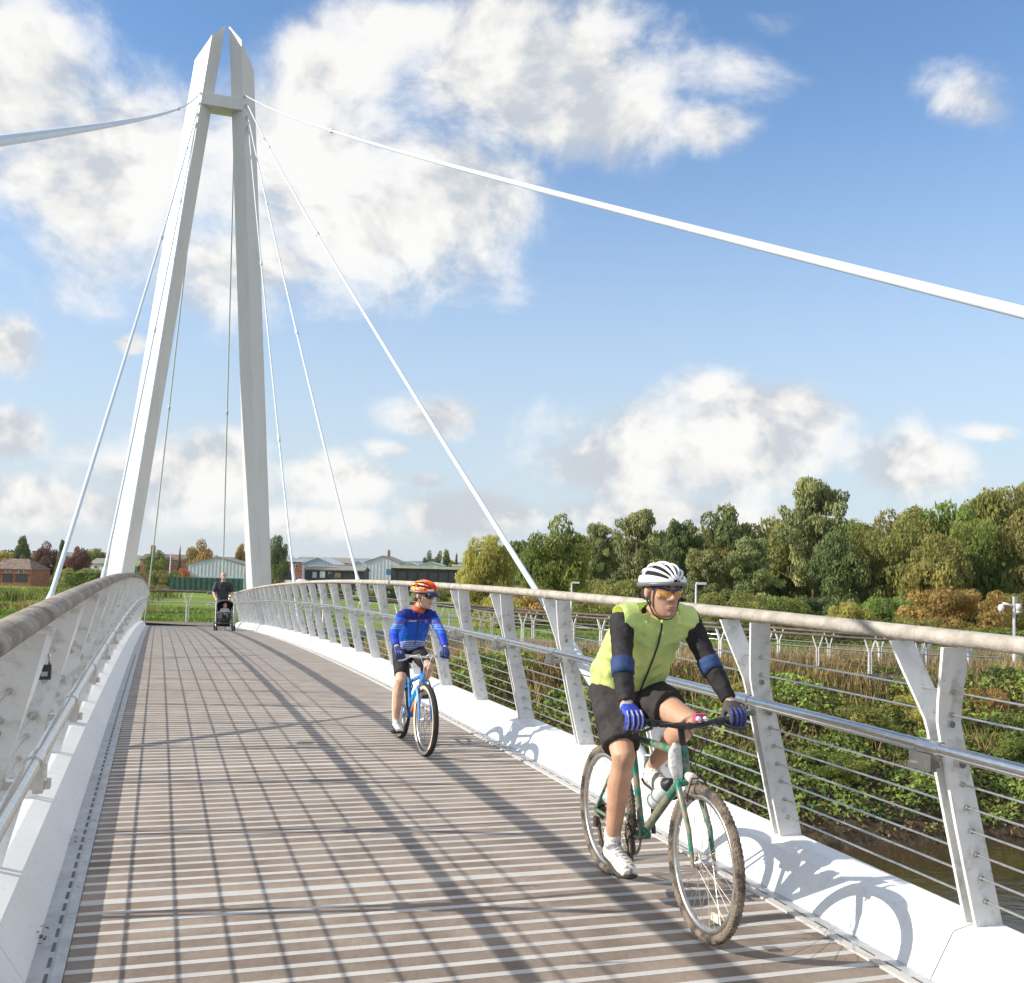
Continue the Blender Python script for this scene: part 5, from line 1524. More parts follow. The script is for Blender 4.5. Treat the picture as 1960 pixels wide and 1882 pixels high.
# pulled creases: from the armholes to the zip and down to the hem
FL = []
for sy in (-1, 1):
    FL += [((sy * .165, 1.27), (sy * .035, 1.215), .010, .011), ((sy * .170, 1.22), (sy * .045, 1.11), .012, .012), ((sy * .175, 1.15), (sy * .03, 1.04), .013, .012), ((sy * .17, 1.31), (sy * .05, 1.335), .008, .010),
           ((sy * .09, 1.37), (sy * .075, 1.25), .008, .009), ((sy * .15, 1.08), (sy * .06, 1.00), .010, .010), ((sy * .11, 1.20), (sy * .10, 1.04), .008, .012), ((sy * .185, 1.10), (sy * .12, .985), .011, .012)]
bm.normal_update()
mv = {}
for v_ in bm.verts:
    back = v_.normal.x < -.15
    a_ = 0.
    for ((y0, z0), (y1, z1), amp, w_) in FL:
        if back: y0, y1 = y0 * .8, y1 * 2.2
        dx_, dz_ = y1 - y0, z1 - z0
        t_ = max(0., min(1., ((v_.co.y - y0) * dx_ + (v_.co.z - z0) * dz_) / (dx_ * dx_ + dz_ * dz_)))
        dd_ = math.hypot(v_.co.y - y0 - dx_ * t_, v_.co.z - z0 - dz_ * t_)
        taper = math.sin(math.pi * (.12 + .8 * t_))
        a_ += amp * taper * (math.exp(-(dd_ / w_) ** 2) - .55 * math.exp(-((dd_ - 2.1 * w_) / w_) ** 2))
    mv[v_] = v_.co + v_.normal * a_
for v_, co_ in mv.items(): v_.co = co_
bm.to_mesh(go.data); bm.free()
for p_ in go.data.polygons: p_.use_smooth = True
so = go.modifiers.new('thick', 'SOLIDIFY'); so.thickness = .003; so.offset = -1
# zip and piping
def torso_front(t_):
    pts = [(-.225, 1.01, .160), (-.145, 1.105, .150), (-.045, 1.215, .142), (.045, 1.305, .122), (.098, 1.362, .092), (.118, 1.388, .074)]
    i = min(len(pts) - 2, int(t_ * (len(pts) - 1))); f_ = t_ * (len(pts) - 1) - i
    x, z, r_ = (pts[i][j] + (pts[i + 1][j] - pts[i][j]) * f_ for j in range(3))
    fr_ = V((ax.z, 0, -ax.x)); return V((x, 0, z)) + fr_ * (r_ + .004)
MB().tube([torso_front(i / 12 * .97 + .005) + V((0, .0, 0)) for i in range(13)], [(.005, .004)] * 13, 6, ref=(0, 1, 0)).build('zip', m_black, adult, True)
MB().tube([torso_front(.965), torso_front(1.0) + V((.004, 0, .006))], .008, 8).build('zip_pull', mat('yellow_zip', (.70, .80, .10), .4), adult, True)
# sleeves with blue bands at the elbow
for s_ in 'RL':
    sleeve(adult, JA, s_, 1.0, m_blackc)
    sh, el, wr = (V(JA[x + s_]) for x in ('sh', 'el', 'wr'))
    pts = [sh.lerp(el, .86), sh.lerp(el, .95), el.lerp(wr, .04) + (el - (sh + wr) / 2).normalized() * .004, el.lerp(wr, .17)]
    MB().tube(pts, [.0570, .0550, .0540, .0540], 18).build('elbow_band', m_elbow, adult, True)
# shorts
sm = MB().tube([(-.235, 0, .895), (-.215, 0, .95), (-.16, 0, 1.03), (-.135, 0, 1.07)], [(.145, .12), (.172, .135), (.160, .122), (.15, .115)], 18, ref=(0, 1, 0))
for s_, sy in (('R', -1), ('L', 1)):
    hp, kn_ = V(JA['hip' + s_]), V(JA['knee' + s_])
    end = .84 if s_ == 'R' else .62
    sm.tube([hp + V((-.04, 0, .03)), hp, hp.lerp(kn_, .4), hp.lerp(kn_, end)], [.108, .112, .103, .094 if s_ == 'R' else .098], 16)
sho = organic('shorts', sm, .0075, m_short, adult, 5)
dm = sho.modifiers.new('folds', 'DISPLACE'); dm.texture = tx; dm.strength = .024; dm.mid_level = .5; dm.texture_coords = 'LOCAL'
MB().box((-.16, -.168, .87), (.022, .012, .030)).build('label_tab', mat('red_tab', (.55, .05, .05), .6), adult)
glove(adult, (.402, -.262, .905), JA['wrR'], -1, 1.02, m_gblue, m_gblue, m_ggrey)
glove(adult, (.402, .262, .905), JA['wrL'], 1, 1.02, m_gdark, m_gdark, m_gblue)
for s_, sy in (('R', -1), ('L', 1)):
    w_, e_ = V(JA['wr' + s_]), V(JA['el' + s_])
    MB().tube([w_.lerp(V(JA['hd' + s_]), .28), w_.lerp(V(JA['hd' + s_]), .05)], [(.036, .029), (.034, .028)], 14, ref=(0, 1, 0)).build('glove_cuff', m_ggrey, adult, True)
    shoe(adult, JA['ank' + s_], JA['ball' + s_], sy, 1.1, m_shoe, m_sole)

# ---------------------------------------------------------------- the child
KC = .80
JC = dict(
 T=frame_at((.075, .052, 1.195), .62, .12, .0), hk=.90,
 spine=[(-.20, 0, .775), (-.165, .0, .83), (-.11, .01, .92), (-.05, .018, 1.02), (0, .02, 1.10), (.03, .025, 1.155)],
 spine_r=[(.10, .08), (.118, .092), (.110, .085), (.122, .09), (.118, .08), (.055, .046)],
 neck=[(.02, .022, 1.13), (.045, .035, 1.185), (.06, .045, 1.235)], neck_r=[.050, .043, .042],
 shR=(.03, -.112, 1.118), shL=(.03, .152, 1.122), elR=(.12, -.205, .970), elL=(.165, .208, .978),
 wrR=(.285, -.212, .868), wrL=(.295, .212, .865), hdR=(.335, -.205, .822), hdL=(.335, .205, .822),
 hipR=(-.165, -.068, .80), hipL=(-.165, .068, .80), kneeR=(.085, -.118, .560), kneeL=(.165, .105, .680),
 ankR=(-.050, -.122, .218), ankL=(-.115, .110, .470), ballR=(.032, -.118, .131), ballL=(-.032, .118, .413))
child = rider(B(CU, CD, 0), JC, KC, 'child cyclist in blue striped jersey and red helmet, looking sideways', m_skin2)
head_extras(child, JC['T'], .90, brow_m=m_hairb)
# flame pattern for the helmet
m_flame = bpy.data.materials.new('flame_helmet'); m_flame.use_nodes = True
t = m_flame.node_tree; b = t.nodes['Principled BSDF']; tcn = N(t, 'ShaderNodeTexCoord')
fn = N(t, 'ShaderNodeTexNoise'); fn.inputs['Scale'].default_value = 13; fn.inputs['Detail'].default_value = 1; fn.inputs['Distortion'].default_value = .9
t.links.new(tcn.outputs['Object'], fn.inputs['Vector'])
fr_ = N(t, 'ShaderNodeValToRGB'); fr_.color_ramp.interpolation = 'CONSTANT'
e = fr_.color_ramp.elements
while len(e) < 5: e.new(.5)
for q_, (p_, c_) in zip(e, ((0., (.02, .015, .02)), (.36, (.80, .05, .02)), (.52, (.85, .16, .02)), (.60, (.80, .40, .02)), (.67, (.82, .80, .78)))): q_.position = p_; q_.color = c_ + (1,)
t.links.new(fn.outputs['Fac'], fr_.inputs[0]); t.links.new(fr_.outputs[0], b.inputs['Base Color']); b.inputs['Roughness'].default_value = .25
helmet(child, JC['T'], .93, m_flame, mat('child_liner', (.02, .02, .022), .9), m_helmg, visor=mat('navy_visor', (.015, .02, .05), .35))
straps(child, JC['T'], .92)
T = JC['T']; k9 = .90
q = lambda x, y, z: T @ V((x * k9, y * k9, z * k9))
MB().tube([q(-.02, -.078, .135), q(.03, -.078, .138), q(.075, -.066, .136), q(.101, -.036, .132), q(.108, 0, .125), q(.101, .036, .132), q(.075, .066, .136), q(.03, .078, .138), q(-.02, .078, .135)], .004, 8).build('sunglasses_frame', m_black, child, True)
for sy in (-1, 1):
    vs, fs = [], []
    for i in range(7):
        tt = i / 6; x = .108 - .034 * tt ** 1.7; y_ = sy * (.010 + .058 * tt); lo = .096 + .018 * tt ** 2
        for j in range(4): vs.append(q(x - .004 * (j / 3) ** 2, y_, .133 + (lo - .133) * j / 3))
    for i in range(6):
        for j in range(3): fs.append((i * 4 + j, i * 4 + j + 1, i * 4 + 5 + j, i * 4 + 4 + j))
    MB().add(vs, fs).build('sunglasses_lens', mat('dark_lens', (.012, .014, .03), .1, spec=.6), child, True)
hr = MB()
for (x, y_, z, r_) in ((-.065, -.04, .085, .035), (-.078, 0, .085, .038), (-.065, .04, .085, .035), (-.03, -.066, .105, .02), (-.03, .066, .105, .02)): hr.ball(q(x, y_, z), r_, 10, 8)
organic('hair', hr, .007, m_hairb, child, 3)
# striped jersey: stripes follow the height on the cloth
m_jer = bpy.data.materials.new('striped_jersey'); m_jer.use_nodes = True
t = m_jer.node_tree; b = t.nodes['Principled BSDF']; tcn = N(t, 'ShaderNodeTexCoord')
sx_ = N(t, 'ShaderNodeSeparateXYZ'); t.links.new(tcn.outputs['Object'], sx_.inputs[0])
zz = math_node(t, 'ADD', sx_.outputs[2], math_node(t, 'MULTIPLY', sx_.outputs[0], -.25))
zr = N(t, 'ShaderNodeMapRange'); zr.inputs[1].default_value = .80; zr.inputs[2].default_value = 1.20; t.links.new(zz, zr.inputs[0])
jr = N(t, 'ShaderNodeValToRGB'); jr.color_ramp.interpolation = 'CONSTANT'; e = jr.color_ramp.elements
NAVY, MID, WHT, RED, SKY = (.008, .02, .20), (.010, .10, .55), (.46, .50, .70), (.36, .05, .08), (.016, .135, .62)
PALE = (.20, .31, .68)
stops = [(0, NAVY)]
z0 = .02
while z0 < .27: stops += [(z0, WHT), (z0 + .026, MID if z0 < .13 else SKY)]; z0 += .042
z0 = .29
while z0 < .56: stops += [(z0, SKY), (z0 + .016, MID)]; z0 += .052
stops += [(.575, MID), (.645, RED), (.668, NAVY)]
while len(e) < len(stops) and len(e) < 32: e.new(.5)
for q_, (p_, c_) in zip(e, stops): q_.position = p_; q_.color = c_ + (1,)
t.links.new(zr.outputs[0], jr.inputs[0]); t.links.new(jr.outputs[0], b.inputs['Base Color']); b.inputs['Roughness'].default_value = .6; b.inputs['Specular IOR Level'].default_value = .3
bn = N(t, 'ShaderNodeTexNoise'); bn.inputs['Scale'].default_value = 14; t.links.new(tcn.outputs['Object'], bn.inputs['Vector'])
bpj = N(t, 'ShaderNodeBump'); bpj.inputs['Strength'].default_value = .5; bpj.inputs['Distance'].default_value = .02; t.links.new(bn.outputs['Fac'], bpj.inputs['Height']); t.links.new(bpj.outputs[0], b.inputs['Normal'])
jm = MB().tube([(-.195, 0, .80), (-.165, .0, .845), (-.11, .01, .925), (-.05, .018, 1.02), (.0, .02, 1.095), (.030, .025, 1.148), (.042, .03, 1.172)],
               [(.128, .10), (.138, .108), (.130, .10), (.136, .10), (.126, .088), (.068, .06), (.054, .05)], 20, ref=(0, 1, 0))
for s_, sy in (('R', -1), ('L', 1)):
    s3 = V(JC['sh' + s_]); jm.tube([V((0, .02, 1.095)), s3 + V((0, -sy * .03, .0)), s3], [.07, .064, .056], 14)
jo = organic('jersey', jm, .006, m_jer, child, 4)
dm = jo.modifiers.new('folds', 'DISPLACE'); dm.texture = tx; dm.strength = .010; dm.mid_level = .5; dm.texture_coords = 'LOCAL'
m_slv = bpy.data.materials.new('striped_sleeve'); m_slv.use_nodes = True
t = m_slv.node_tree; b = t.nodes['Principled BSDF']; tcn = N(t, 'ShaderNodeTexCoord')
sx_ = N(t, 'ShaderNodeSeparateXYZ'); t.links.new(tcn.outputs['Object'], sx_.inputs[0])
zr = N(t, 'ShaderNodeMapRange'); zr.inputs[1].default_value = .85; zr.inputs[2].default_value = 1.17; t.links.new(sx_.outputs[2], zr.inputs[0])
jr = N(t, 'ShaderNodeValToRGB'); jr.color_ramp.interpolation = 'CONSTANT'; e = jr.color_ramp.elements
stops = [(0, (.012, .05, .42)), (.40, (.02, .12, .60)), (.50, PALE), (.53, SKY), (.555, PALE), (.58, SKY), (.60, PALE), (.63, SKY), (.66, RED), (.69, SKY), (.75, SKY), (.80, (.010, .03, .30)), (.9, NAVY)]
while len(e) < len(stops): e.new(.5)
for q_, (p_, c_) in zip(e, stops): q_.position = p_; q_.color = c_ + (1,)
t.links.new(zr.outputs[0], jr.inputs[0]); t.links.new(jr.outputs[0], b.inputs['Base Color']); b.inputs['Roughness'].default_value = .6; b.inputs['Specular IOR Level'].default_value = .3
for s_ in 'RL': sleeve(child, JC, s_, KC, m_slv, extra=.010, voxel=.0065)
MB().tube([(.030, .028, 1.158), (.052, .038, 1.205)], [(.062, .056), (.054, .052)], 18, ref=(0, 1, 0)).build('orange_collar', mat('orange_lining', (.70, .13, .04), .7), child, True)
def chest(y_, z, out=.004):
    # front of the jersey at a height
    pts = [(.845, -.165, .108), (.925, -.11, .10), (1.02, -.05, .10), (1.095, 0, .088), (1.148, .03, .06)]
    xs = np.interp(z, [p[0] for p in pts], [p[1] + p[2] for p in pts])
    return V((xs - (abs(y_ - .02) / .13) ** 2 * .055 + out + .012, y_, z))
MB().tube([chest(.02, .86 + i * .028) for i in range(11)], .0035, 6).build('zip', m_black, child, True)
wm = mat('white_print', (.62, .64, .78), .6)
wd = MB()
for i, h_ in enumerate((.012, .010, .011, .012, .010, .011, .010)):      # a small illegible word
    c = chest(-.075 + i * .0115, 1.075, .006); wd.box(c, (.003, .0085, h_))
wd.build('chest_print', wm, child)
em = MB(); c = chest(.088, 1.075, .008)
em.prism([c + V((0, y_, z)) for (y_, z) in ((0, -.024), (.013, -.010), (.016, .012), (.008, .017), (0, .010), (-.008, .017), (-.016, .012), (-.013, -.010))], (.003, 0, 0))
em.build('chest_emblem', mat('pale_emblem', (.16, .20, .50), .6), child)
sm = MB().tube([(-.20, 0, .755), (-.175, 0, .80), (-.13, 0, .87)], [(.11, .088), (.126, .10), (.118, .092)], 16, ref=(0, 1, 0))
for s_ in 'RL':
    hp, kn_ = V(JC['hip' + s_]), V(JC['knee' + s_])
    sm.tube([hp + V((-.03, 0, .02)), hp, hp.lerp(kn_, .4), hp.lerp(kn_, .82)], [.080, .082, .073, .060], 16)
organic('shorts', sm, .0065, m_blackc, child, 4)
m_gnavy = mat('navy_glove', (.03, .05, .22), .6, scale=30, var=.3, spots=((.5, .5, .6), 40, .58, .64, .8))
glove(child, (.335, -.200, .802), JC['wrR'], -1, .82, m_gnavy, m_gnavy)
glove(child, (.335, .200, .802), JC['wrL'], 1, .82, m_gnavy, m_gnavy)
for s_, sy in (('R', -1), ('L', 1)): shoe(child, JC['ank' + s_], JC['ball' + s_], sy, .80, m_shoe2, m_sole)

# ---------------------------------------------------------------- man with the pushchair
MU, MD = 1.97 / S, 36.4
man = empty('person', B(MU, MD, 0), TH - math.pi / 2)
tag(man, 'man in black short-sleeved shirt walking and pushing the pushchair', 'person')
mb = MB()
TM = frame_at((.03, 0, 1.615), 0., .02)
mb.tube([(0, 0, .92), (0, 0, 1.02), (.0, 0, 1.15), (.01, 0, 1.32), (.01, 0, 1.45), (.0, 0, 1.54)], [(.15, .11), (.17, .12), (.165, .12), (.19, .125), (.185, .11), (.08, .07)], 16, ref=(0, 1, 0))
mb.tube([(0, 0, 1.5), (.01, 0, 1.60), (.03, 0, 1.68)], [.07, .058, .055], 12)
head_mesh(mb, TM, 1.0)
LIMB = {}
for s_, sy in (('R', -1), ('L', 1)):
    sh, el, wr = V((0, sy * .21, 1.475)), V((.06, sy * .285, 1.20)), V((.33, sy * .215, 1.0))
    hd = V((.42, sy * .195, .965)); LIMB[s_] = (sh, el, wr, hd)
    mb.tube([(0, sy * .08, 1.46), sh, sh.lerp(el, .5), el, el.lerp(wr, .35), wr, wr.lerp(hd, .6), hd + V((.03, 0, -.02))], [.075, .066, .053, .043, .043, .03, .038, .03], 12)
    for i in range(4): mb.tube([hd + V((0, (i - 1.5) * .02, .012)), hd + V((.045, (i - 1.5) * .02, .0)), hd + V((.04, (i - 1.5) * .02, -.04))], .010, 6)
    mb.tube([wr.lerp(hd, .4) + V((0, -sy * .03, 0)), hd + V((.01, -sy * .05, -.025))], .012, 6)
    f_ = .20 if sy > 0 else -.12
    hp, kn_, an = V((0, sy * .095, .95)), V((f_ * .7 + .05, sy * .10, .52)), V((f_, sy * .10, .10))
    mb.tube([hp, hp.lerp(kn_, .5), kn_, kn_.lerp(an, .35), an], [.095, .08, .058, .056, .04], 12)
    mb.tube([an + V((-.05, 0, -.03)), an + V((.06, 0, -.055)), an + V((.16, 0, -.07))], [.035, .04, .028], 10)
    LIMB['leg' + s_] = (hp, kn_, an)
organic('body', mb, .011, m_skin2, man, 4)
head_extras(man, TM, 1.0)
sm = MB().tube([(0, 0, .90), (0, 0, 1.0), (.0, 0, 1.15), (.01, 0, 1.32), (.01, 0, 1.45), (.0, 0, 1.545)], [(.185, .14), (.19, .14), (.182, .135), (.205, .138), (.197, .122), (.085, .078)], 16, ref=(0, 1, 0))
for s_ in 'RL':
    sh, el = LIMB[s_][:2]; sm.tube([sh.lerp(V((0, 0, 1.46)), .6), sh, sh.lerp(el, .5), sh.lerp(el, .92)], [.085, .082, .072, .07], 14)
    hp, kn_, an = LIMB['leg' + s_]
organic('shirt', sm, .011, mat('black_shirt', (.018, .019, .024), .75, col2=(.05, .05, .058), scale=5, var=.2, bump=.4, bscale=14), man, 4)
tr_ = MB().tube([(0, 0, .86), (0, 0, .98)], [(.165, .13), (.18, .13)], 16, ref=(0, 1, 0))
for s_ in 'RL':
    hp, kn_, an = LIMB['leg' + s_]; tr_.tube([hp + V((0, 0, .03)), hp.lerp(kn_, .5), kn_, kn_.lerp(an, .5), an.lerp(kn_, .05)], [.108, .096, .076, .066, .06], 14)
    MB().tube([an + V((-.07, 0, -.065)), an + V((0, 0, -.055)), an + V((.10, 0, -.07)), an + V((.20, 0, -.085))], [(.035, .03), (.045, .045), (.048, .035), (.03, .015)], 12, ref=(0, 1, 0)).build('shoe', mat('tan_shoe', (.40, .30, .20), .6), man, True)
organic('trousers', tr_, .011, mat('dark_trousers', (.022, .024, .035), .8, scale=6, var=.2), man, 4)
hr = MB()
for (x, y_, z, r_) in ((-.06, 0, .19, .062), (-.06, -.045, .14, .04), (-.06, .045, .14, .04), (-.02, -.06, .165, .028), (-.02, .06, .165, .028), (-.01, 0, .205, .045)): hr.ball(TM @ V((x, y_, z)), r_, 10, 8)
organic('hair', hr, .01, mat('cropped_hair', (.10, .07, .055), .8), man, 3)

# pushchair
pc = empty('pushchair', B(2.0 / S, 35.25, 0), TH - math.pi / 2)
tag(pc, 'black and silver pushchair with hood, rolling towards the camera', 'pushchair')
m_hood = mat('grey_hood', (.10, .105, .125), .8, scale=20)
m_seat = mat('black_seat', (.022, .020, .022), .85, scale=20)
for sy in (-1, 1):
    MB().tube([(-.62, sy * .22, 1.0), (-.45, sy * .25, .80), (.10, sy * .27, .20), (.28, sy * .25, .12)], .016, 8).build('side_tube', mat('silver_tube', (.70, .71, .73), .3, .6), pc, True)
    MB().tube([(-.25, sy * .25, .62), (-.45, sy * .27, .11)], .014, 8).build('rear_strut', m_black, pc, True)
    for (x, r_) in ((.28, .095), (-.45, .11)):
        for o_ in ((-.03, .03) if x > 0 else (0,)):
            w_ = MB().lathe([(r_ * .62, -.018), (r_ * .9, -.022), (r_, -.012), (r_, .012), (r_ * .9, .022), (r_ * .62, .018)], (x, sy * .27 + o_, r_), 'Y', 24, True)
            w_.lathe([(.0, -.012), (.03, -.012), (.03, .012), (0, .012)], (x, sy * .27 + o_, r_), 'Y', 14)
            for k in range(5):
                a = k * 1.257; w_.tube([(x, sy * .27 + o_, r_), (x + r_ * .7 * math.cos(a), sy * .27 + o_, r_ + r_ * .7 * math.sin(a))], .008, 5)
            w_.build('wheel', m_tyre, pc, True)
MB().tube([(-.62, -.22, 1.0), (-.66, -.15, 1.02), (-.67, 0, 1.03), (-.66, .15, 1.02), (-.62, .22, 1.0)], .018, 8).build('push_bar', m_black, pc, True)
MB().tube([(.12, -.26, .235), (.16, -.2, .235), (.17, 0, .24), (.16, .2, .235), (.12, .26, .235)], .02, 8).build('bumper_bar', m_hood, pc, True)
MB().tube([(.10, -.22, .565), (.17, -.15, .575), (.19, 0, .58), (.17, .15, .575), (.10, .22, .565)], .018, 8).build('grab_bar', m_hood, pc, True)
st_ = MB().tube([(-.28, 0, .90), (-.24, 0, .70), (-.16, 0, .50), (-.05, 0, .40), (.12, 0, .38), (.18, 0, .28)], [(.19, .05), (.21, .06), (.215, .08), (.215, .07), (.20, .05), (.17, .03)], 14, ref=(0, 1, 0))
organic('seat', st_, .014, m_seat, pc, 3)
MB().box((-.15, 0, .20), (.42, .34, .14)).build('basket', m_seat, pc)
vs, fs = [], []                               # hood: half a drum over the child's head
na, nb = 9, 7
for i in range(na):
    a = R(5 + 108 * i / (na - 1))
    for j in range(nb):
        y_ = -.235 + .47 * j / (nb - 1); rr = .30 * (1 - .28 * (abs(y_) / .235) ** 2.5)
        vs.append((-.16 + .02 - rr * math.cos(a) * .95 + .06, y_, .66 + rr * math.sin(a) * 1.02))
for i in range(na - 1):
    for j in range(nb - 1): fs.append((i * nb + j, i * nb + j + 1, (i + 1) * nb + j + 1, (i + 1) * nb + j))
ho = MB().add(vs, fs).build('hood', m_seat, pc, True); so = ho.modifiers.new('s', 'SOLIDIFY'); so.thickness = .012
MB().tube([vs[(na - 1) * nb + j] for j in range(nb)], .022, 8).build('hood_trim', m_hood, pc, True)
for sy in (0, nb - 1):
    pl = [vs[i * nb + sy] for i in range(na)] + [(.02, vs[sy][1], .60), (-.30, vs[sy][1], .62)]
    MB().prism(pl, (0, .008, 0)).build('hood_side', m_seat, pc)
baby = empty('person', B(2.0 / S, 35.25, .0), TH - math.pi / 2)
tag(baby, 'small child sitting in the pushchair under its hood', 'person')
mb = MB().tube([(-.12, 0, .46), (-.14, 0, .55), (-.15, 0, .65), (-.14, 0, .72)], [(.10, .08), (.11, .085), (.10, .07), (.04, .04)], 12, ref=(0, 1, 0))
mb.ball((-.12, .01, .785), (.072, .062, .082), 14, 10)
mb.ball((-.055, .01, .775), .010, 6, 5)
for sy in (-1, 1):
    mb.ball((-.13, sy * .066, .78), (.014, .006, .02), 8, 6)
    mb.tube([(-.14, sy * .08, .66), (-.08, sy * .13, .58), (.02, sy * .10, .56)], [.036, .03, .022], 10)
    mb.tube([(-.10, sy * .06, .47), (.06, sy * .09, .50), (.11, sy * .09, .40), (.12, sy * .09, .33)], [.055, .048, .04, .03], 10)
    mb.tube([(.11, sy * .09, .32), (.18, sy * .09, .30)], [.03, .02], 8)
organic('body', mb, .009, m_skin2, baby, 4)
bm_ = MB().tube([(-.12, 0, .44), (-.14, 0, .55), (-.15, 0, .66), (-.145, 0, .705)], [(.115, .10), (.125, .10), (.115, .085), (.05, .05)], 12, ref=(0, 1, 0))
for sy in (-1, 1): bm_.tube([(-.14, sy * .08, .66), (-.08, sy * .13, .585), (.0, sy * .105, .562)], [.046, .04, .034], 10)
organic('jacket', bm_, .010, mat('pale_jacket', (.62, .60, .58), .8), baby, 3)
bt_ = MB()
for sy in (-1, 1): bt_.tube([(-.12, sy * .06, .47), (.06, sy * .09, .50), (.115, sy * .09, .41), (.125, sy * .09, .345)], [.066, .058, .05, .042], 10)
organic('trousers', bt_, .010, mat('grey_trousers', (.055, .05, .055), .85), baby, 3)
for sy in (-1, 1): MB().ball((-.052, .01 + sy * .022, .80), .008, 8, 6).build('eye', m_iris, baby, True)
# ================================================================== buildings, lamps and vehicles beyond the river
m_brick = mat('red_brick', (.30, .11, .065), .9, col2=(.38, .16, .10), scale=2, var=.15)
m_tile = mat('brown_tile_roof', (.16, .115, .09), .9, col2=(.22, .16, .125), scale=1.2, var=.15)
m_rtile = mat('red_tile_roof', (.26, .10, .07), .9, col2=(.31, .15, .11), scale=1.2, var=.15)
m_clad = mat('pale_cladding', (.58, .61, .66), .6, scale=.6, var=.06)
m_cladb = mat('blue_grey_cladding', (.42, .50, .60), .6, scale=.6, var=.06)
m_asb = mat('grey_sheet_roof', (.26, .24, .21), .9, scale=.5, var=.15)
m_blackw = mat('black_boarding_and_bay_shade', (.035, .037, .042), .8, scale=1, var=.2)
m_beige = mat('beige_fascia', (.55, .50, .40), .7, scale=1)
m_whitef = mat('white_frame', (.75, .75, .74), .5)
m_glass = mat('dark_glass', (.05, .065, .08), .1, scale=2, var=.3, spec=.7)
m_render = mat('white_render', (.66, .65, .62), .8, scale=1, var=.05)
m_green = mat('green_screen', (.03, .10, .075), .8, scale=1.5, var=.25)
m_dwood = mat('dark_posts', (.05, .042, .038), .85)
def building(label, x0, x1, ybase, yeave, ypeak, Y, depth, wall_m, roof_m, roof='gable_front', windows=(), doors_and_bays=(), bands=(), chimney=None, ribs=0, cat='building', over=.25):
    """corners read in the view at distance Y; front face stands square to the view axis"""
    a, b_ = at(x0, ybase, Y), at(x1, ybase, Y)
    xa, xb = a.x, b_.x
    cxm = (xa + xb) / 2
    zb = min(ground_z(xa, Y), ground_z(xb, Y)) - .3
    ze, zp = at((x0 + x1) / 2, yeave, Y).z, at((x0 + x1) / 2, ypeak, Y).z
    zpx = lambda py: at((x0 + x1) / 2, py, Y).z
    xpx = lambda px: at(px, ybase, Y).x
    root = empty('building', (cxm, Y + depth / 2, zb)); tag(root, label, cat)
    ri = Matrix.Translation((-cxm, -Y - depth / 2, -zb))
    def part(mb, name, m, parent=root):
        o = mb.build(name, m); o.parent = parent
        o.matrix_parent_inverse = ri if parent is root else Matrix.Identity(4)
        return o
    wall = MB()
    if roof == 'gable_front':
        poly = [(xa, Y, zb), (xb, Y, zb), (xb, Y, ze), (cxm, Y, zp), (xa, Y, ze)]
        wall.prism(poly, (0, depth, 0))
    else:
        wall.prism([(xa, Y, zb), (xb, Y, zb), (xb, Y, ze), (xa, Y, ze)], (0, depth, 0))
    wo = part(wall, 'wall', wall_m)
    rf = MB(); th_ = .22
    if roof == 'gable_front':
        for (xs, xe) in ((xa, cxm), (xb, cxm)):
            dx = (xs - xe) / abs(xs - xe) * over
            p = [(xs + dx, ze - over * (zp - ze) / abs(xs - cxm)), (xe, zp)]
            rf.hexa([(p[0][0], Y - over, p[0][1] + .02), (p[1][0], Y - over, p[1][1] + .02), (p[1][0], Y + depth + over, p[1][1] + .02), (p[0][0], Y + depth + over, p[0][1] + .02),
                     (p[0][0], Y - over, p[0][1] + th_), (p[1][0], Y - over, p[1][1] + th_), (p[1][0], Y + depth + over, p[1][1] + th_), (p[0][0], Y + depth + over, p[0][1] + th_)])
    elif roof == 'gable_side':
        ym = Y + depth / 2
        for (ys, sgn) in ((Y - over, 1), (Y + depth + over, -1)):
            rf.hexa([(xa - over, ys, ze - .05), (xb + over, ys, ze - .05), (xb + over, ym, zp - .05), (xa - over, ym, zp - .05), (xa - over, ys, ze + th_), (xb + over, ys, ze + th_), (xb + over, ym, zp + th_), (xa - over, ym, zp + th_)])
        gw = MB()
        for x_ in (xa, xb - .2): gw.prism([(x_, Y + .02, ze), (x_, Y + depth - .02, ze), (x_, ym, zp - .1)], (.2, 0, 0))
        part(gw, 'gable_wall', wall_m)
    elif roof == 'hip':
        ym = Y + depth / 2; i_ = (xb - xa) * .28
        q = [(xa - over, Y - over, ze), (xb + over, Y - over, ze), (xb + over, Y + depth + over, ze), (xa - over, Y + depth + over, ze), (xa + i_, ym, zp), (xb - i_, ym, zp)]
        rf.add(q, [(0, 1, 5, 4), (1, 2, 5), (2, 3, 4, 5), (3, 0, 4), (3, 2, 1, 0)])
    else:
        rf.hexa([(x_, y_, z_) for z_ in (ze, zp) for (x_, y_) in ((xa - over, Y - over), (xb + over, Y - over), (xb + over, Y + depth), (xa - over, Y + depth))])
    ro = part(rf, 'roof', roof_m)
    if chimney:
        px, yt, wpx = chimney
        zc = zpx(yt); x_ = xpx(px); w_ = wpx / F_PIX * Y
        ch = part(MB().box((x_, Y + depth * .4, (zp + zc) / 2 - .2), (w_, w_, zc - zp + .8)).box((x_, Y + depth * .4, zc + .15), (w_ * .6, w_ * .6, .5)), 'chimney', m_brick)
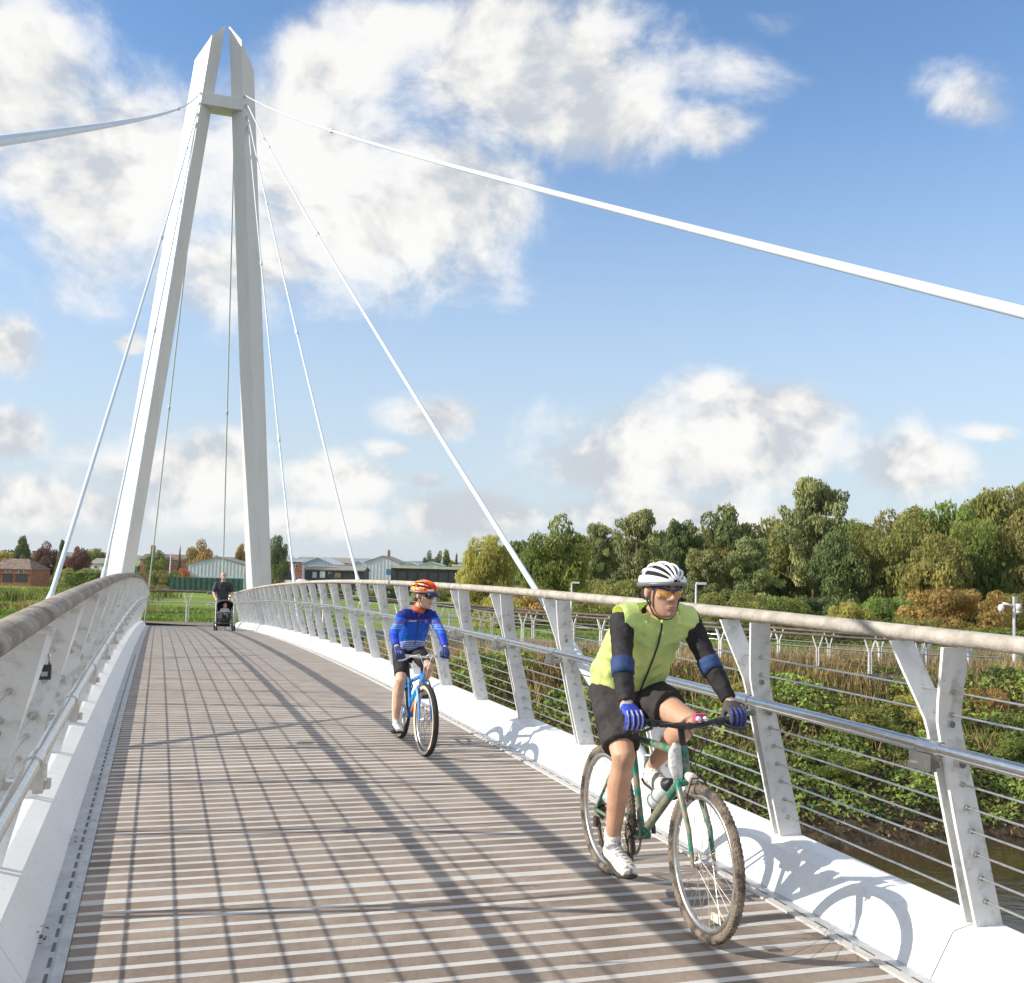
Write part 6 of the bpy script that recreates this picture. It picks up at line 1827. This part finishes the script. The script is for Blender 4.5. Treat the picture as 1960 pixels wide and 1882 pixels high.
    for (wx0, wx1, wy0, wy1) in windows:
        X0, X1, Z0, Z1 = xpx(wx0), xpx(wx1), zpx(wy1), zpx(wy0)
        fr = part(MB().box(((X0 + X1) / 2, Y - .02, (Z0 + Z1) / 2), (X1 - X0, .10, Z1 - Z0)), 'window', m_whitef)
        g_ = MB().box(((X0 + X1) / 2, Y - .075, (Z0 + Z1) / 2), ((X1 - X0) * .82, .05, (Z1 - Z0) * .82)).build('pane', m_glass); g_.parent = fr
    for (wx0, wx1, wy0, wy1, m_) in doors_and_bays:
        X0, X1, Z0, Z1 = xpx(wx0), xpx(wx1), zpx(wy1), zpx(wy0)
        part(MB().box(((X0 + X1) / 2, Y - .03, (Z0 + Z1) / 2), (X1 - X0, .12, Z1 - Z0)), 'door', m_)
    for (by0, by1, m_) in bands:
        Z0, Z1 = zpx(by1), zpx(by0)
        part(MB().box((cxm, Y - .06, (Z0 + Z1) / 2), (xb - xa + .1, .14, Z1 - Z0)), 'fascia_band', m_)
    for k in range(ribs):
        x_ = xa + (xb - xa) * (k + .5) / ribs
        zt = ze + ((zp - ze) * (1 - abs(x_ - cxm) / ((xb - xa) / 2)) if roof == 'gable_front' else 0)
        part(MB().box((x_, Y - .03, (zb + zt) / 2 - .1), (.10, .08, zt - zb - .3)), 'cladding_rib', wall_m)
    return root
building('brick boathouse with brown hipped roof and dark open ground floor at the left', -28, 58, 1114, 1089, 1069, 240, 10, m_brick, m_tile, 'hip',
         windows=((10, 18, 1091, 1096), (34, 45, 1091, 1096), (-12, -4, 1091, 1096)), doors_and_bays=((-22, -2, 1100, 1114, m_blackw), (4, 24, 1100, 1114, m_blackw), (29, 52, 1100, 1114, m_blackw)), bands=((1098, 1099.5, m_dwood),))  # black panels stand in for the shade inside the open ground floor
building('low grey-roofed house under the red gables, left of the pylon', 172, 214, 1092, 1080, 1070, 300, 10, m_render, m_asb, 'gable_side', windows=((180, 186, 1083, 1088), (196, 202, 1083, 1088)))
building('red-tiled house with a gable at its left end behind the trees', 150, 172, 1090, 1066, 1056, 330, 10, m_brick, m_rtile, 'gable_front', windows=((157, 164, 1072, 1078),))
building('long red-roofed house left of the pylon leg', 172, 206, 1080, 1067, 1058, 345, 9, m_render, m_rtile, 'gable_side', windows=((180, 185, 1070, 1075), (192, 197, 1070, 1075)))
building('row of brown-roofed brick houses between the pylon legs', 268, 352, 1090, 1072, 1062, 330, 10, m_brick, m_tile, 'gable_side', windows=tuple((272 + 14 * i, 278 + 14 * i, 1075, 1081) for i in range(6)), chimney=(283, 1046, 7))
building('white metal shed with low gable behind the green screen', 359, 470, 1118, 1081, 1067, 262, 26, m_clad, m_asb, 'gable_front', ribs=16, bands=((1104, 1106, m_cladb),))
building('two-storey brick block with white top band right of the pylon', 505, 578, 1108, 1075, 1070, 290, 12, m_brick, m_clad, 'flat',
         windows=tuple((510 + 13.5 * i, 516 + 13.5 * i, 1079, 1086) for i in range(5)), bands=((1088.5, 1091, mat('red_awning', (.45, .12, .10), .7)),), doors_and_bays=((518, 532, 1096, 1108, m_clad), (538, 560, 1094, 1108, m_blackw)))
building('pale shed with a pyramid gable top above the brick block', 524, 548, 1072, 1069, 1063, 320, 14, m_cladb, m_clad, 'gable_front')
building('blue-grey shed with a shallow gable right of the brick block', 578, 636, 1104, 1080, 1068, 285, 20, m_cladb, m_clad, 'gable_front', ribs=9)
building('long grey-roofed warehouse behind the sheds', 556, 706, 1100, 1078, 1068, 330, 30, m_asb, m_asb, 'gable_side')
building('small blue-grey shed left of the big pale gable', 662, 706, 1104, 1084, 1074, 292, 16, m_cladb, m_clad, 'gable_front', ribs=6, doors_and_bays=((676, 692, 1088, 1103, mat('blue_door', (.06, .14, .28), .6)),))
building('low dark shed with grey roof and open bays in the middle distance', 583, 696, 1108, 1092, 1085, 262, 10, m_blackw, m_asb, 'gable_side', doors_and_bays=((598, 606, 1096, 1107, m_cladb), (612, 622, 1094, 1107, m_clad), (640, 652, 1096, 1107, m_tile)), windows=((628, 634, 1095, 1099),))
building('big pale gabled shed with a chimney on its ridge', 697, 764, 1106, 1078, 1065, 285, 24, m_clad, m_asb, 'gable_front', ribs=10, chimney=(735, 1054, 5), doors_and_bays=((739, 754, 1089, 1100, mat('blue_shutter', (.05, .16, .32), .5)),))
building('low black boathouse with pale roof edge right of the sheds', 748, 886, 1107, 1089, 1084, 225, 14, m_blackw, m_beige, 'flat', ribs=7)
building('low pale roof rising behind the black boathouse, left one', 770, 800, 1092, 1083, 1078, 270, 12, m_clad, m_cladb, 'gable_front')
building('low pale roof rising behind the black boathouse, right one', 800, 848, 1092, 1083, 1077, 272, 12, m_clad, m_cladb, 'gable_front')
building('white cabin beside the brown bush, right of the black boathouse', 866, 884, 1092, 1084, 1081, 255, 6, m_render, m_render, 'flat')

# green screen fence and clipped hedge
def screen_fence(x0, x1, yb, yt, Y, label, m, n):
    a = at(x0, yb, Y); b_ = at(x1, yb, Y); zt = at((x0 + x1) / 2, yt, Y).z
    root = empty('screen_fence', ((a.x + b_.x) / 2, Y, a.z)); tag(root, label, 'fence')
    ri = Matrix.Translation((-(a.x + b_.x) / 2, -Y, -a.z))
    for k in range(n):
        xa, xb = a.x + (b_.x - a.x) * k / n, a.x + (b_.x - a.x) * (k + 1) / n
        zb = ground_z(xa, Y)
        o = MB().box(((xa + xb) / 2, Y, (zb + zt) / 2), (xb - xa - .08, .05, zt - zb)).build('panel', m); o.parent = root; o.matrix_parent_inverse = ri
        o = MB().box((xa, Y - .05, (zb + zt) / 2), (.09, .09, zt - zb + .1)).build('post', m_dwood); o.parent = root; o.matrix_parent_inverse = ri
screen_fence(322, 466, 1121, 1106.5, 225, 'dark green screen fence in front of the white shed', m_green, 14)
def hedge(x0, x1, yb, yt, Y, label, seed, m='green', dp=2.):
    a = at(x0, yb, Y); b_ = at(x1, yb, Y); zb = ground_z((a.x + b_.x) / 2, Y); zt = at((x0 + x1) / 2, yt, Y).z
    g = np.random.default_rng(seed); n = 5200
    h = zt - zb; L = b_.x - a.x
    P = np.c_[g.uniform(-L / 2, L / 2, n), g.uniform(0, dp, n), g.uniform(0, h, n)]
    side = g.integers(0, 3, n)
    P[side == 0, 1] = g.normal(0, .08, (side == 0).sum()); P[side == 1, 2] = h + g.normal(0, .08, (side == 1).sum())
    me = leaf_mesh('hedge', P, np.tile(np.array([0, -.6, .6]), (n, 1)), np.full(n, .17), LM[m], .6, seed, .8)
    o = bpy.data.objects.new('hedge', me); COL.objects.link(o); o.location = ((a.x + b_.x) / 2, Y, zb)
    tag(o, label, 'hedge'); return o
hedge(120, 196, 1114, 1097, 205, 'clipped bright green hedge left of the pylon', 61)
hedge(150, 268, 1113, 1096, 212, 'long dark clipped hedge behind the left cable foot', 62, 'dark')

# far belt of trees closing the plain
g = np.random.default_rng(77)
n = 26000
xx = g.uniform(-520, 420, n); yy = g.uniform(430, 520, n)
top = 6.5 + 2.8 * np.sin(xx * .045) + 2.2 * np.sin(xx * .017 + 1.) + 1.6 * np.sin(xx * .13 + .4)
zz = -6 + np.maximum(top, 3.) * g.uniform(0, 1, n) ** .7
far = leaf_mesh('far_treeline', np.c_[xx, yy, zz], np.tile(np.array([0, -.5, .6]), (n, 1)), np.full(n, .9), mat('far_leaf', (.05, .075, .03), .8, col2=(.085, .105, .045), scale=.05, var=.2, spec=.1), .7, 5, .8)
o = bpy.data.objects.new('far_treeline', far); COL.objects.link(o); tag(o, 'distant belt of trees and hedges on the horizon', kind='stuff')

# lamp posts and the camera mast
m_lamp = mat('galvanised_post', (.50, .52, .52), .5, .2, scale=6, var=.08)
def lamp(px, ytop, Y, label, arm=.45, side=1, r=.055):
    p = at(px, ytop, Y); zb = ground_z(p.x, Y)
    root = empty('lamp_post', (p.x, Y, zb)); tag(root, label, 'lamp', 'grey path lamps beyond the bridge')
    h = p.z - zb
    MB().tube([(0, 0, -.2), (0, 0, h * .25), (0, 0, h)], [r * 1.25, r, r * .85], 10).build('post', m_lamp, root, True)
    MB().box((side * arm * .5, 0, h + .03), (arm, .16, .10)).build('lamp_head', m_whitef, root)
    MB().box((side * arm * .62, 0, h - .028), (arm * .6, .12, .015)).build('lamp_glass', m_clad, root)
lamp(1332.5, 1118, 46, 'grey path lamp just right of the adult cyclist helmet')
lamp(1094.5, 1116, 62, 'small grey path lamp left of the adult cyclist, above the handrail', r=.06)
lamp(327, 1060, 250, 'thin grey lamp among the far roofs between the pylon legs', arm=1.0, r=.12)
p = at(1940.5, 1142, 43.5); zb = ground_z(p.x, 43.5) - .05
mast = empty('camera_mast', (p.x, 43.5, zb)); tag(mast, 'tall grey mast with two white surveillance cameras at the right edge', 'camera mast')
h = p.z - zb
MB().tube([(0, 0, -.2), (0, 0, h * .3), (0, 0, h * .3 + .01), (0, 0, h)], [.085, .085, .062, .055], 12).build('post', m_lamp, mast, True)
MB().tube([(0, 0, h - .42), (-.20, -.02, h - .36), (-.48, -.03, h - .30)], [.05, .05, .06], 10).build('camera_arm', m_whitef, mast, True)
MB().ball((-.56, -.04, h - .50), (.13, .13, .17), 14, 10).build('dome_camera', m_whitef, mast, True)
MB().tube([(.17, -.04, h - .60), (.17, -.04, h - .30)], [.11, .12], 14).ball((.17, -.04, h - .62), .11, 12, 8).build('round_camera', m_whitef, mast, True)
MB().box((.10, .06, h - .12), (.16, .10, .20)).build('junction_box', m_lamp, mast)
p = at(1957, 1262, 44.5); zb = ground_z(p.x, 44.5)
gp = empty('sign_post', (p.x, 44.5, zb)); tag(gp, 'short dark green post right of the camera mast', 'post')
MB().tube([(0, 0, -.1), (0, 0, 1.0)], .05, 10).build('post', m_green, gp, True)
MB().box((0, 0, 1.02), (.22, .10, .12)).build('cap', m_green, gp)

# parked cars and the mixer truck
def car(px, py, Y, label, m, w=4.2, h=1.45, rz=0.):
    p = at(px, py, Y); zb = ground_z(p.x, Y)
    root = empty('parked_car', (p.x, Y, zb), rz); tag(root, label, 'car', 'cars parked by the far houses')
    k = w / 4.2
    low = [(-2.1, .35), (-2.1, .75), (-1.95, .92), (-1.2, .98), (1.15, .96), (1.95, .84), (2.1, .65), (2.1, .35)]
    b_ = MB().prism([(x * k, -.85, z) for x, z in low], (0, 1.7, 0)).build('car_body', m, root)
    cab = [(-1.55, .96), (-1.15, 1.40), (.25, 1.45), (1.05, .95)]
    MB().prism([(x * k, -.74, z) for x, z in cab], (0, 1.48, 0)).build('cabin_glass', m_glass, root)
    MB().prism([(x * k, -.76, z) for x, z in ((-1.18, 1.38), (-1.10, 1.47), (.22, 1.50), (.28, 1.43))], (0, 1.52, 0)).build('car_roof', m, root)
    for x in (-1.3, 1.3):
        for y_ in (-.82, .82): MB().lathe([(0, -.1), (.20, -.1), (.32, -.08), (.32, .08), (.20, .1), (0, .1)], (x * k, y_, .32), 'Y', 18).build('wheel', m_tyre, root, True)
    for y_ in (-.6, .6): MB().box((2.08 * k, y_, .72), (.06, .3, .12)).build('headlight', m_whitef, root)
car(272, 1097, 262, 'dark blue car parked left of the far bush', mat('car_blue', (.03, .05, .10), .25))
car(284, 1097.5, 262, 'grey car parked next to the dark blue one', mat('car_grey', (.20, .22, .25), .25))
car(322, 1097, 268, 'black car parked behind the green screen, left of its white neighbour', mat('car_black', (.02, .02, .025), .25))
car(345, 1097, 268, 'dark car parked nearest the white shed', mat('car_dark', (.05, .05, .06), .25))
car(690, 1104, 215, 'silver car parked below the big pale shed', mat('car_silver', (.5, .5, .5), .3, .4))
car(622, 1104, 216, 'pale car parked before the low dark shed', mat('car_pale', (.62, .60, .56), .3))
p = at(568, 1108, 210); zb = ground_z(p.x, 210)
tk = empty('mixer_truck', (p.x, 210, zb)); tag(tk, 'white concrete mixer truck parked below the brick block', 'truck')
MB().prism([(-2.4, -1.1, .6), (-2.4, -1.1, 2.2), (-2.1, -1.1, 2.7), (-.9, -1.1, 2.7), (-.9, -1.1, .6)], (0, 2.2, 0)).build('cab', m_whitef, tk)
MB().box((-2.1, 0, 2.05), (.62, 2.24, .6)).build('cab_glass', m_glass, tk)
MB().box((.6, 0, .75), (4.6, 1.4, .25)).build('chassis', m_dwood, tk)
MB().tube([(-.7, 0, 1.7), (-.3, 0, 1.8), (.6, 0, 2.0), (1.8, 0, 2.3), (2.3, 0, 2.45)], [.35, .8, 1.05, .75, .4], 16).build('mixer_drum', mat('drum_white', (.62, .60, .56), .5, scale=2, spots=((.4, .36, .3), 3, .5, .7, .5)), tk, True)
for x in (-1.7, .9, 2.0):
    for y_ in (-.95, .95): MB().lathe([(0, -.14), (.3, -.14), (.5, -.1), (.5, .1), (.3, .14), (0, .14)], (x, y_, .5), 'Y', 18).build('wheel', m_tyre, tk, True)
p = at(638, 1106, 212); zb = ground_z(p.x, 212)
rc = empty('red_container', (p.x, 212, zb)); tag(rc, 'upright red cylinder tank in the industrial yard', 'tank')
MB().lathe([(0, 0), (.5, 0), (.5, 1.9), (.35, 2.15), (0, 2.2)], (0, 0, 0), 'Z', 18).build('tank', mat('red_tank', (.55, .04, .03), .4), rc, True)
MB().box((0, 0, .1), (1.2, 1.2, .2)).build('base', m_dwood, rc)
p = at(718, 1104, 214); zb = ground_z(p.x, 214)
og = empty('traffic_barrier', (p.x, 214, zb)); tag(og, 'orange barrier standing in the industrial yard', 'barrier')
MB().prism([(-.5, -.2, 0), (.5, -.2, 0), (.4, -.2, 1.2), (-.4, -.2, 1.2)], (0, .4, 0)).build('panel', mat('orange_barrier', (.80, .22, .03), .5), og)
MB().box((0, 0, .05), (1.3, .8, .1)).build('foot', m_dwood, og)

# ================================================================== thin haze over the whole plain
hz_m = bpy.data.materials.new('haze_air'); hz_m.use_nodes = True
t = hz_m.node_tree; t.nodes.remove(t.nodes['Principled BSDF'])
pv = N(t, 'ShaderNodeVolumePrincipled'); pv.inputs['Color'].default_value = (.86, .92, 1., 1); pv.inputs['Density'].default_value = 0.00007; pv.inputs['Anisotropy'].default_value = .2
t.links.new(pv.outputs[0], t.nodes['Material Output'].inputs['Volume'])
ext = max(abs(c_) for v_ in ground.data.vertices for c_ in v_.co[:2]) + 50
hb = MB().box((0, 0, 24), (2 * ext, 2 * ext, 70)).build('haze', hz_m)
tag(hb, kind='stuff')
SC.cycles.volume_bounces = 0
